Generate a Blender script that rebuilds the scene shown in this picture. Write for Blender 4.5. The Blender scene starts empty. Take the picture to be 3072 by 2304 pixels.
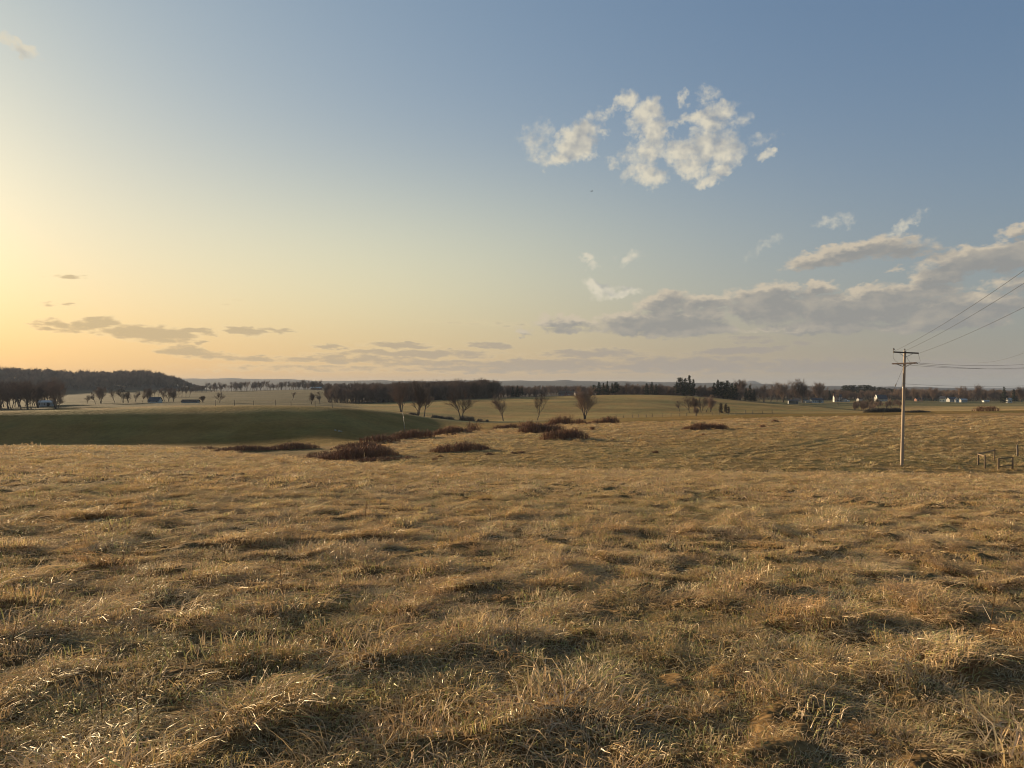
import bpy, math, random
import numpy as np
from mathutils import Vector, Matrix, Euler

# ---------------------------------------------------------------- camera, sky, sun, exposure
sc = bpy.context.scene
COL = sc.collection
R = math.radians
FPX = 2307.0          # focal length in pixels of the 3072-wide photograph
CX, HY = 1536.0, 1160.0
EYE = 1.65

cam_d = bpy.data.cameras.new("camera")
cam = bpy.data.objects.new("camera", cam_d); COL.objects.link(cam)
cam_d.sensor_width = 36.0
cam_d.lens = 36.0 * FPX / 3072.0
cam_d.clip_start = 0.05
cam_d.clip_end = 40000
cam.location = (0, 0, EYE)
cam.rotation_euler = (R(90) + math.atan((HY - 1152.0) / FPX), 0, 0)
sc.camera = cam

EXPO = 1.22
SUN_AZ, SUN_EL = -48.0, 9.5       # degrees; azimuth clockwise from +Y (view axis)
sun_dir = Vector((math.sin(R(SUN_AZ)) * math.cos(R(SUN_EL)), math.cos(R(SUN_AZ)) * math.cos(R(SUN_EL)), math.sin(R(SUN_EL))))
sl = bpy.data.lights.new("sun", 'SUN')
sl.energy = 4.3
sl.angle = R(1.2)
sl.color = (1.0, 0.765, 0.48)
so = bpy.data.objects.new("sun", sl); COL.objects.link(so)
so.rotation_euler = (-sun_dir).to_track_quat('-Z', 'Y').to_euler()
so.location = (0, 0, 60)

sc.view_settings.view_transform = 'Standard'
sc.view_settings.look = 'None'
sc.view_settings.gamma = 1.0
sc.view_settings.use_curve_mapping = False
sc.view_settings.exposure = EXPO
sc.render.engine = 'CYCLES'
sc.cycles.max_bounces = 3
sc.cycles.diffuse_bounces = 2
sc.cycles.glossy_bounces = 1
sc.cycles.transmission_bounces = 2
sc.cycles.transparent_max_bounces = 4
sc.cycles.volume_bounces = 0
sc.cycles.use_denoising = True
sc.cycles.filter_width = 1.05
sc.cycles.caustics_reflective = False
sc.cycles.caustics_refractive = False


class NT:
    """small helper to write node trees"""
    def __init__(s, tree):
        s.t = tree; s.n = tree.nodes; s.l = tree.links
    def put(s, node, key, val):
        sock = node.inputs[key]
        if hasattr(val, 'is_output') or isinstance(val, bpy.types.NodeSocket):
            s.l.new(val, sock)
        else:
            sock.default_value = val
    def math(s, op, a, b=None, c=None, clamp=False):
        n = s.n.new('ShaderNodeMath'); n.operation = op; n.use_clamp = clamp
        s.put(n, 0, a)
        if b is not None: s.put(n, 1, b)
        if c is not None: s.put(n, 2, c)
        return n.outputs[0]
    def vmath(s, op, a, b=None, scale=None, out=0):
        n = s.n.new('ShaderNodeVectorMath'); n.operation = op
        s.put(n, 0, a)
        if b is not None: s.put(n, 1, b)
        if scale is not None: s.put(n, 'Scale', scale)
        return n.outputs[out]
    def noise(s, vec, scale, detail=4, rough=0.55, dist=0.0, out='Fac', dim='3D'):
        n = s.n.new('ShaderNodeTexNoise'); n.noise_dimensions = dim
        s.put(n, 'Vector', vec); n.inputs['Scale'].default_value = scale
        n.inputs['Detail'].default_value = detail; n.inputs['Roughness'].default_value = rough
        n.inputs['Distortion'].default_value = dist
        return n.outputs[out]
    def ramp(s, fac, lo, hi, a=0.0, b=1.0, smooth=True):
        n = s.n.new('ShaderNodeMapRange'); n.interpolation_type = 'SMOOTHSTEP' if smooth else 'LINEAR'
        n.clamp = True
        s.put(n, 0, fac); s.put(n, 1, lo); s.put(n, 2, hi); s.put(n, 3, a); s.put(n, 4, b)
        return n.outputs[0]
    def mix(s, fac, a, b, blend='MIX'):
        n = s.n.new('ShaderNodeMix'); n.data_type = 'RGBA'; n.blend_type = blend
        s.put(n, 0, fac)
        s.put(n, 6, a if not isinstance(a, tuple) else (*a, 1.0)[:4])
        s.put(n, 7, b if not isinstance(b, tuple) else (*b, 1.0)[:4])
        return n.outputs[2]
    def comb(s, x, y, z=0.0):
        n = s.n.new('ShaderNodeCombineXYZ'); s.put(n, 0, x); s.put(n, 1, y); s.put(n, 2, z); return n.outputs[0]
    def sep(s, v):
        n = s.n.new('ShaderNodeSeparateXYZ'); s.put(n, 0, v); return n.outputs


def px_dir(px, py):
    """azimuth, elevation in degrees of a point of the sky"""
    u = (px - CX) / FPX; v = (HY - py) / FPX
    az = math.atan(u)
    return math.degrees(az), math.degrees(math.atan(v * math.cos(az)))


# clouds: (photo x, photo y, half width, half height, tilt in degrees counter-clockwise, weight)
CLOUD_UP = [   # the broken cumulus high on the right
    (1728, 428, 76, 56, 35, 1.15), (1700, 470, 55, 30, 10, 1.0), (1614, 425, 55, 50, 30, .52), (1630, 474, 52, 22, -5, .62),
    (1785, 350, 36, 22, 35, .62), (1880, 300, 36, 27, 20, .78), (1835, 325, 26, 12, 30, .4), (1810, 405, 22, 14, 0, .55), (1780, 464, 18, 14, 0, .55),
    (1837, 487, 22, 18, 0, .5), (1943, 338, 50, 44, 30, 1.0), (1960, 392, 42, 50, 0, 1.0), (1905, 372, 32, 34, 0, .72),
    (1950, 452, 55, 40, 0, .9), (1900, 470, 36, 36, 0, .6), (1940, 520, 60, 34, -20, .98), (1890, 513, 26, 20, 0, .7), (1955, 545, 26, 22, 0, .7),
    (2049, 456, 72, 40, -10, 1.0), (2070, 503, 58, 34, -15, .98), (2110, 442, 75, 54, 15, .95), (2170, 444, 58, 58, 10, .92),
    (2126, 540, 46, 20, 10, .85), (2170, 502, 42, 26, 20, .92), (2135, 365, 70, 42, -25, .85), (2082, 350, 46, 26, 10, .85),
    (2159, 338, 48, 24, 10, .8), (2200, 420, 26, 22, 30, .75), (2049, 297, 20, 16, 0, .6), (2126, 281, 34, 26, -35, .5),
    (2293, 464, 27, 20, 20, .8), (2010, 379, 28, 14, 10, .62), (2228, 363, 30, 20, 0, .42), (2215, 470, 20, 12, 0, .4), (2290, 415, 40, 16, 20, .3),
    (1763, 772, 22, 16, 0, .85), (1780, 800, 18, 14, 0, .5), (1886, 778, 46, 18, 22, .75), (1790, 860, 44, 26, -15, .95), (1806, 884, 36, 20, 0, .7),
    (1860, 876, 62, 16, 0, .85), (1890, 878, 32, 16, 0, .75), (64, 142, 72, 17, -26, .88), (20, 122, 50, 15, -15, .8),
    (2726, 666, 74, 14, 30, .62), (2505, 667, 60, 18, 0, .36), (2280, 745, 60, 14, 30, .34)]
CLOUD_BANK = [  # the long grey bank low on the right
    (1690, 968, 96, 20, 0, .95), (1685, 991, 62, 12, 0, .85), (1566, 994, 34, 13, -8, .9), (1650, 956, 40, 14, 0, .7),
    (1997, 968, 210, 42, 2, 1.25), (1983, 908, 82, 36, 8, 1.0), (2104, 908, 86, 30, 0, .95), (2060, 990, 170, 26, 0, 1.1), (1900, 960, 110, 28, 0, .9),
    (2282, 884, 140, 34, 4, 1.05), (2330, 925, 160, 46, 0, 1.1), (2566, 930, 290, 50, 0, 1.15), (2860, 932, 195, 48, 0, 1.1), (2700, 880, 190, 34, 3, 1.0),
    (2495, 982, 230, 20, 0, .95), (2800, 975, 220, 24, 0, 1.0), (2600, 874, 80, 24, 10, .9), (3000, 912, 100, 42, 0, .95), (2440, 870, 90, 26, 6, .95),
    (2420, 786, 96, 18, 14, .9), (2540, 758, 190, 32, 10, 1.05), (2710, 742, 120, 34, 0, .9),
    (2921, 778, 175, 46, 6, 1.05), (2825, 828, 120, 26, 8, 1.0), (3049, 692, 60, 24, 20, .85), (3035, 768, 108, 52, 0, 1.0), (3030, 850, 100, 28, 0, .8), (2690, 805, 26, 12, 0, .6)]
CLOUD_LOW = [   # flat streaks over the horizon and in front of the glow
    (208, 828, 44, 9, 4, .95), (150, 826, 42, 6, 6, .4), (139, 914, 34, 6, 0, .6), (201, 912, 34, 6, 0, .7), (160, 974, 66, 20, -4, 1.1), (290, 970, 76, 19, 6, 1.1), (220, 985, 80, 14, 0, .8),
    (444, 999, 165, 28, -2, 1.25), (600, 995, 80, 12, -4, .95), (724, 992, 76, 14, -6, 1.0), (842, 991, 66, 8, 0, .85), (597, 1029, 34, 8, 0, .85), (576, 1055, 110, 19, -6, 1.05),
    (764, 1077, 190, 12, -2, .8), (993, 1039, 76, 8, -3, .9), (1201, 1036, 110, 12, 0, .95), (1250, 1061, 290, 14, 0, .95), (1472, 1036, 80, 12, -3, 1.0),
    (1042, 1078, 300, 15, 0, .85), (1350, 1090, 260, 16, 0, .8), (1000, 1105, 380, 12, 0, .55), (1500, 1108, 420, 14, 0, .8), (2211, 1053, 170, 14, 2, 1.0), (1784, 1060, 180, 16, 0, .95), (1640, 1095, 260, 24, 0, 1.0),
    (2050, 1095, 330, 30, 0, .95), (2450, 1098, 340, 26, 0, .85), (2850, 1110, 420, 34, 0, .85), (2250, 1018, 90, 14, 0, .75), (2420, 1026, 70, 10, 0, .55), (660, 905, 90, 16, -8, .22), (1450, 970, 160, 8, -2, .4)]


def build_world():
    w = bpy.data.worlds.new("World"); sc.world = w; w.use_nodes = True
    t = w.node_tree; t.nodes.clear(); N = NT(t)
    tc = t.nodes.new('ShaderNodeTexCoord')
    d = N.vmath('NORMALIZE', tc.outputs['Generated'])
    x, y, z = N.sep(d)
    az = N.math('MULTIPLY', N.math('ARCTAN2', x, y), 57.29578)
    el = N.math('MULTIPLY', N.math('ARCSINE', z), 57.29578)
    sky = t.nodes.new('ShaderNodeTexSky'); sky.sky_type = 'NISHITA'
    sky.sun_disc = False
    sky.sun_elevation = R(SUN_EL); sky.sun_rotation = R(SUN_AZ)
    sky.altitude = 250; sky.air_density = AIR; sky.dust_density = DUST; sky.ozone_density = OZONE
    # the photograph's tone curve compresses the range between glow and blue
    g = t.nodes.new('ShaderNodeGamma'); N.l.new(sky.outputs[0], g.inputs[0]); g.inputs[1].default_value = SKY_GAMMA
    base = N.vmath('MULTIPLY', g.outputs[0], SKY_MUL)
    # clear air is darkest at right angles to the sun
    dot = N.vmath('DOT_PRODUCT', d, tuple(sun_dir), out=1)
    sin2 = N.math('SUBTRACT', 1.0, N.math('MULTIPLY', dot, dot))
    base = N.vmath('MULTIPLY', base, N.vmath('SUBTRACT', (1.0, 1.0, 1.0), N.vmath('SCALE', SKY_POL, scale=sin2)))
    # aureole round the sun, the same on every side of it
    ang = N.math('MULTIPLY', N.math('ARCCOSINE', N.math('MINIMUM', dot, 0.99999)), 57.29578)
    gl = N.math('EXPONENT', N.math('MULTIPLY', ang, -1.0 / GLOW_W))
    base = N.vmath('ADD', base, N.vmath('SCALE', GLOW_COL, scale=gl))
    # low dusty layer hugging the horizon
    low = N.math('EXPONENT', N.math('MULTIPLY', N.math('ABSOLUTE', el), -1.0 / DUST_H))
    near = N.math('EXPONENT', N.math('MULTIPLY', ang, -1.0 / DUST_W))
    dust = N.mix(near, DUST_FAR, DUST_NEAR)
    base = N.mix(N.math('MULTIPLY', low, DUST_AMT), base, dust)
    # broad warm shoulder of the evening glow
    b1 = N.math('MULTIPLY', N.math('ADD', el, -8.5), 1 / 7.0); b2 = N.math('MULTIPLY', N.math('ADD', ang, -37.0), 1 / 24.0)
    sh_ = N.math('EXPONENT', N.math('MULTIPLY', N.math('MULTIPLY_ADD', b1, b1, N.math('MULTIPLY', b2, b2)), -1.0))
    base = N.vmath('ADD', base, N.vmath('SCALE', (0.175, 0.151, 0.030), scale=sh_))
    # below the horizon: dull ground colour
    base = N.mix(N.ramp(el, -6.0, -1.0), (0.10, 0.085, 0.06), base)
    # ---- clouds
    p0 = N.comb(az, el, 1.0)
    def warp(scale, amp, stretch):
        c = N.noise(N.vmath('MULTIPLY', p0, (1.0, stretch, 0.0)), scale, 2, .55, out='Color', dim='2D')
        return N.vmath('MULTIPLY', N.vmath('SUBTRACT', c, (0.5, 0.5, 0.5)), (amp, amp / stretch, 0.0))
    groups = {}
    def field(lst, p):
        """largest of many soft ellipses; each waits for the one before it, which keeps the shader's stack short"""
        key = str(lst)
        if key not in groups:
            gt = bpy.data.node_groups.new("cloud_field", 'ShaderNodeTree'); G = NT(gt)
            gt.interface.new_socket('Vector', in_out='INPUT', socket_type='NodeSocketVector')
            gt.interface.new_socket('Field', in_out='OUTPUT', socket_type='NodeSocketFloat')
            gin = gt.nodes.new('NodeGroupInput').outputs[0]; acc = None
            for (px, py, rx, ry, tilt, wt) in lst:
                a, e = px_dir(px, py); ca = math.cos(R(a)); k = math.sqrt(0.75 * wt)
                sx = k / (rx / FPX * ca * ca * 57.3); sy = k / (ry / FPX * ca * 57.3)
                c, s_ = math.cos(R(tilt)), math.sin(R(tilt))
                pp = gin if acc is None else G.vmath('ADD', gin, G.math('MULTIPLY', acc, 1e-7))
                q1 = G.vmath('DOT_PRODUCT', pp, (c * sx, s_ * sx, -(a * c + e * s_) * sx), out=1)
                q2 = G.vmath('DOT_PRODUCT', pp, (-s_ * sy, c * sy, -(-a * s_ + e * c) * sy), out=1)
                f = G.math('MULTIPLY_ADD', q1, q1, G.math('MULTIPLY_ADD', q2, q2, -wt))
                acc = f if acc is None else G.math('MINIMUM', acc, f)
            go = gt.nodes.new('NodeGroupOutput'); gt.links.new(G.math('MULTIPLY', acc, -1.0), go.inputs[0])
            groups[key] = gt
        n = t.nodes.new('ShaderNodeGroup'); n.node_tree = groups[key]; N.l.new(p, n.inputs[0])
        return n.outputs[0]
    def cumulus(col, lst):
        p = N.vmath('ADD', N.vmath('ADD', p0, warp(0.7, 1.3, 1.1)), warp(2.6, 0.62, 1.1))
        f = field(lst, p)
        v = N.vmath('MULTIPLY', p0, (1, 1.1, 0))
        n1 = N.noise(v, 1.7, 6, .6, dim='2D')                                          # fraying of the rim
        big = N.noise(v, 0.75, 2, .5, dim='2D')                                        # billows
        big2 = N.noise(N.vmath('ADD', v, (-0.55, -0.30, 0)), 0.75, 2, .5, dim='2D')
        dn = N.math('ADD', f, N.math('ADD', N.math('MULTIPLY', N.math('SUBTRACT', n1, 0.5), 0.95), N.math('MULTIPLY', N.math('SUBTRACT', big, 0.5), 0.55)))
        al = N.ramp(dn, -0.10, 0.98)
        f2 = field(lst, N.vmath('ADD', p, (-0.75, -0.42, 0)))                          # how much cloud lies towards the sun
        lit = N.math('ADD', N.math('SUBTRACT', 1.0, N.math('MULTIPLY', N.ramp(f2, 0.1, 1.05), 0.62)), N.math('MULTIPLY', N.math('SUBTRACT', big, big2), 1.5))
        lit = N.math('ADD', lit, N.math('MULTIPLY', N.math('SUBTRACT', n1, 0.5), 0.45), clamp=True)
        return N.mix(N.math('MULTIPLY', al, 0.93), col, N.mix(lit, CU_SHADE, CU_LIT))
    def bank(col, lst):
        p = N.vmath('ADD', N.vmath('ADD', p0, warp(0.45, 1.8, 2.0)), warp(2.0, 0.75, 1.6))
        f = field(lst, p)
        v = N.vmath('MULTIPLY', p0, (1, 1.9, 0))
        n1 = N.noise(v, 1.2, 6, .58, dim='2D')
        big = N.noise(v, 0.42, 3, .5, dim='2D')
        big2 = N.noise(N.vmath('ADD', v, (-0.55, 1.10, 0)), 0.42, 3, .5, dim='2D')
        dn = N.math('ADD', f, N.math('ADD', N.math('MULTIPLY', N.math('SUBTRACT', n1, 0.5), 1.0), N.math('MULTIPLY', N.math('SUBTRACT', big, 0.56), 1.1)))
        al = N.ramp(dn, -0.05, 0.62)
        f2 = N.math('ADD', field(lst, N.vmath('ADD', p, (-0.42, 0.42, 0))), N.math('MULTIPLY', N.math('SUBTRACT', big, 0.5), 0.8))
        lit = N.math('ADD', N.math('SUBTRACT', 1.0, N.math('MULTIPLY', N.ramp(f2, -0.15, 0.75), 0.93)), N.math('MULTIPLY', N.math('SUBTRACT', big, big2), 0.8))
        lit = N.math('ADD', lit, N.math('MULTIPLY', N.math('SUBTRACT', n1, 0.5), 0.45), clamp=True)
        return N.mix(N.math('MULTIPLY', al, 0.88), col, N.mix(lit, CB_SHADE, CB_LIT))
    def streaks(col, lst):
        p = N.vmath('ADD', N.vmath('ADD', p0, warp(0.5, 2.4, 4.0)), warp(2.0, 0.7, 3.0))
        f = field(lst, p)
        n1 = N.noise(N.vmath('MULTIPLY', p0, (1, 4.0, 0)), 0.8, 5, .58, dim='2D')
        dn = N.math('ADD', f, N.math('MULTIPLY', N.math('SUBTRACT', n1, 0.5), 1.4))
        al = N.ramp(dn, 0.15, 0.9)
        c = N.mix(N.ramp(ang, 12.0, 62.0), CL_NEAR, CL_FAR)
        edge = N.math('MULTIPLY', N.ramp(dn, 0.05, 0.3), N.math('SUBTRACT', 1.0, N.ramp(dn, 0.3, 0.7)))
        col = N.mix(N.math('MULTIPLY', al, 0.72), col, c)
        edge = N.math('MULTIPLY', edge, N.ramp(ang, 75.0, 15.0, 0.02, 0.2))
        return N.mix(edge, col, (1.0, .80, .46))
    def bg(col):
        # the sky texture is used at strength 0.1; colours above are on the displayed scale
        n = t.nodes.new('ShaderNodeBackground')
        N.l.new(N.vmath('SCALE', col, scale=10.0 * 2.0 ** -EXPO), n.inputs[0]); n.inputs[1].default_value = 0.1
        return n.outputs[0]
    def both(fac, a, b):
        n = t.nodes.new('ShaderNodeMixShader'); N.put(n, 0, fac); N.l.new(a, n.inputs[1]); N.l.new(b, n.inputs[2]); return n.outputs[0]
    def rect(a0, a1, e0, e1):
        m = N.math('MULTIPLY', N.math('GREATER_THAN', az, a0), N.math('LESS_THAN', az, a1))
        return N.math('MULTIPLY', m, N.math('MULTIPLY', N.math('GREATER_THAN', el, e0), N.math('LESS_THAN', el, e1)))
    CLOUDS = [(a, b, c * .97, d_ * .97, e, f if f > .75 else f * .78) for (a, b, c, d_, e, f) in CLOUD_UP]
    up = [c for c in CLOUDS if c[1] < 600 and c[0] > 600]
    up_low = [c for c in CLOUDS if c[1] >= 600]
    wisp = [c for c in CLOUDS if c[0] < 600]
    low_l = [c for c in CLOUD_LOW if c[0] - c[2] * 1.6 < 1560]
    low_r = [c for c in CLOUD_LOW if c[0] + c[2] * 1.6 > 1480]
    # the parts of the sky without cloud are cheap, each patch of cloud is worked out only where it stands
    sh = bg(base)
    sh = both(rect(-1.5, 24.0, 12.0, 25.0), sh, bg(cumulus(base, up)))
    sh = both(rect(-42.0, -26.0, 17.0, 26.0), sh, bg(cumulus(base, wisp)))
    sh = both(rect(-42.0, -0.5, -1.0, 12.0), sh, bg(streaks(base, low_l)))
    sh = both(rect(-0.5, 48.0, -1.0, 12.0), sh, bg(cumulus(bank(streaks(base, low_r), CLOUD_BANK), up_low)))
    out = t.nodes.new('ShaderNodeOutputWorld'); N.l.new(sh, out.inputs[0])
    w.cycles.sampling_method = 'MANUAL'; w.cycles.sample_map_resolution = 512


AIR, DUST, OZONE = 1.3, 0.6, 4.0
SKY_GAMMA, SKY_MUL, SKY_POL = 0.69, (0.2884, 0.2403, 0.201), (0.406, 0.263, 0.01)
GLOW_W, GLOW_COL = 9.0, (0.34, 0.50, 0.06)
DUST_FAR, DUST_NEAR, DUST_H, DUST_W, DUST_AMT = (0.10, 0.2445, 0.33), (1.20, 0.575, 0.085), 8.5, 54.0, 0.95
CU_LIT, CU_SHADE = (0.72, 0.66, 0.52), (0.36, 0.37, 0.37)
CB_LIT, CB_SHADE = (0.62, 0.53, 0.40), (0.295, 0.29, 0.275)
CL_NEAR, CL_FAR = (0.52, 0.40, 0.22), (0.36, 0.32, 0.285)
build_world()

# ---------------------------------------------------------------- small tools
rng = np.random.default_rng(7)
random.seed(7)


def _hash(ix, iy, seed):
    h = (ix.astype(np.int64) * 374761393 + iy.astype(np.int64) * 668265263 + seed * 974711) & 0x7fffffff
    h = ((h ^ (h >> 13)) * 1274126177) & 0x7fffffff
    return (h ^ (h >> 16)) & 0xffff


def perlin(x, y, seed=0):
    """gradient noise, about -1..1"""
    x = np.asarray(x, float); y = np.asarray(y, float)
    ix = np.floor(x); iy = np.floor(y); fx = x - ix; fy = y - iy
    u = fx * fx * fx * (fx * (fx * 6 - 15) + 10); v = fy * fy * fy * (fy * (fy * 6 - 15) + 10)
    def gr(dx, dy):
        a = _hash(ix + dx, iy + dy, seed) * (2 * math.pi / 65536.0)
        return np.cos(a) * (fx - dx) + np.sin(a) * (fy - dy)
    n0 = gr(0, 0) * (1 - u) + gr(1, 0) * u
    n1 = gr(0, 1) * (1 - u) + gr(1, 1) * u
    return (n0 * (1 - v) + n1 * v) * 1.5


def fbm(x, y, oct=4, seed=0, gain=0.5):
    s = 0; a = 1.0; t = 0
    for o in range(oct):
        s = s + a * perlin(x * 2 ** o, y * 2 ** o, seed + o * 17); t += a; a *= gain
    return s / t


def sstep(a, b, x):
    t = np.clip((x - a) / (b - a), 0, 1); return t * t * (3 - 2 * t)


def link(o, parent=None):
    COL.objects.link(o)
    if parent is not None: o.parent = parent
    return o


def mesh_np(name, V, F, mat=None, smooth=False):
    """mesh from numpy arrays; F is (n,3) or (n,4)"""
    V = np.asarray(V, np.float32); F = np.asarray(F, np.int32)
    me = bpy.data.meshes.new(name)
    k = F.shape[1]
    me.vertices.add(len(V)); me.vertices.foreach_set('co', V.ravel())
    me.loops.add(F.size); me.loops.foreach_set('vertex_index', F.ravel())
    me.polygons.add(len(F)); me.polygons.foreach_set('loop_start', np.arange(0, F.size, k, dtype=np.int32))
    me.update(calc_edges=True)
    if smooth: me.polygons.foreach_set('use_smooth', np.ones(len(F), bool))
    if mat: me.materials.append(mat)
    return me


def obj(name, me, parent=None, loc=None, rz=0.0):
    o = bpy.data.objects.new(name, me)
    if loc is not None: o.location = loc
    if rz: o.rotation_euler = (0, 0, rz)
    return link(o, parent)


def tag(o, label, cat, group=None, kind=None):
    o['label'] = label; o['category'] = cat
    if group: o['group'] = group
    if kind: o['kind'] = kind
    return o


def empty(name, loc, rz=0.0, sc_=1.0):
    o = bpy.data.objects.new(name, None); o.empty_display_size = 0.3
    o.location = loc; o.rotation_euler = (0, 0, rz); o.scale = (sc_, sc_, sc_)
    return link(o)


class MB:
    """collects boxes, tubes and prisms into one mesh"""
    def __init__(s): s.v = []; s.f = []
    def add(s, V, F):
        b = len(s.v); s.v += [tuple(p) for p in V]; s.f += [tuple(i + b for i in f) for f in F]
    def box(s, x0, x1, y0, y1, z0, z1):
        s.add([(x0, y0, z0), (x1, y0, z0), (x1, y1, z0), (x0, y1, z0), (x0, y0, z1), (x1, y0, z1), (x1, y1, z1), (x0, y1, z1)],
              [(0, 3, 2, 1), (4, 5, 6, 7), (0, 1, 5, 4), (1, 2, 6, 5), (2, 3, 7, 6), (3, 0, 4, 7)])
    def tube(s, pts, rad, n=6, cap=True):
        pts = [Vector(p) for p in pts]
        if not hasattr(rad, '__len__'): rad = [rad] * len(pts)
        rings = []; up = None
        for i, p in enumerate(pts):
            d = (pts[min(i + 1, len(pts) - 1)] - pts[max(i - 1, 0)])
            if d.length < 1e-9: d = Vector((0, 0, 1))
            d.normalize()
            if up is None: up = d.orthogonal().normalized()
            a = (up - d * up.dot(d))
            a = a.normalized() if a.length > 1e-6 else d.orthogonal().normalized()
            up = a; b = d.cross(a)
            rings.append([p + (a * math.cos(2 * math.pi * k / n) + b * math.sin(2 * math.pi * k / n)) * rad[i] for k in range(n)])
        V = [q for r in rings for q in r]
        F = [(i * n + k, i * n + (k + 1) % n, (i + 1) * n + (k + 1) % n, (i + 1) * n + k) for i in range(len(pts) - 1) for k in range(n)]
        if cap:
            F.append(tuple(reversed(range(n)))); F.append(tuple(range((len(pts) - 1) * n, len(pts) * n)))
        s.add(V, F)
    def beam(s, p, q, w, h):
        """rectangular bar from p to q"""
        p = Vector(p); q = Vector(q); d = (q - p).normalized()
        a = Vector((0, 0, 1)).cross(d)
        a = a.normalized() if a.length > 1e-4 else Vector((1, 0, 0))
        b = d.cross(a)
        V = [c + a * sx * w / 2 + b * sy * h / 2 for c in (p, q) for sx, sy in ((-1, -1), (1, -1), (1, 1), (-1, 1))]
        s.add(V, [(0, 1, 2, 3), (7, 6, 5, 4), (0, 4, 5, 1), (1, 5, 6, 2), (2, 6, 7, 3), (3, 7, 4, 0)])
    def mesh(s, name, mat, smooth=False):
        me = bpy.data.meshes.new(name); me.from_pydata(s.v, [], s.f); me.update()
        if smooth:
            for p in me.polygons: p.use_smooth = True
        me.materials.append(mat); return me
    def build(s, name, mat, parent=None, smooth=False, loc=None, rz=0.0):
        return obj(name, s.mesh(name, mat, smooth), parent, loc, rz)


def material(name, col, rough=0.9, var=0.0, scale=5.0, bump=0.0, bscale=20.0, spec=0.2, coords='Object', stretch=(1, 1, 1), col2=None, metal=0.0):
    m = bpy.data.materials.new(name); m.use_nodes = True
    N = NT(m.node_tree); b = m.node_tree.nodes['Principled BSDF']
    b.inputs['Roughness'].default_value = rough; b.inputs['Specular IOR Level'].default_value = spec
    b.inputs['Metallic'].default_value = metal
    tc = N.n.new('ShaderNodeTexCoord').outputs[coords] if coords != 'World' else N.n.new('ShaderNodeNewGeometry').outputs['Position']
    v = N.vmath('MULTIPLY', tc, stretch)
    c2 = col2 if col2 else tuple(c * (1 - var) for c in col)
    f = N.ramp(N.noise(v, scale, 5, .6), 0.32, 0.68)
    N.l.new(N.mix(f, col, c2), b.inputs['Base Color'])
    if bump:
        bn = N.n.new('ShaderNodeBump'); bn.inputs['Strength'].default_value = bump; bn.inputs['Distance'].default_value = 0.02
        N.l.new(N.noise(v, bscale, 4, .6), bn.inputs['Height']); N.l.new(bn.outputs[0], b.inputs['Normal'])
    return m


# ---------------------------------------------------------------- the lie of the land
# Each feature (brow, swale, crest ...) is a line across the country: its distance and height along bearings,
# bearings written as photo columns, heights as photo rows where seen from the standpoint.
PXG = np.arange(-700, 3801, 10.0)


def line(pts):
    a = np.array(pts, float); v = np.interp(PXG, a[:, 0], a[:, 1])
    k = np.exp(-0.5 * (np.arange(-12, 13) / 5.0) ** 2); k /= k.sum()
    return np.convolve(np.pad(v, 12, mode='edge'), k, mode='valid')


def row(pts): return (HY - line(pts)) / FPX          # tangent of elevation


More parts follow.
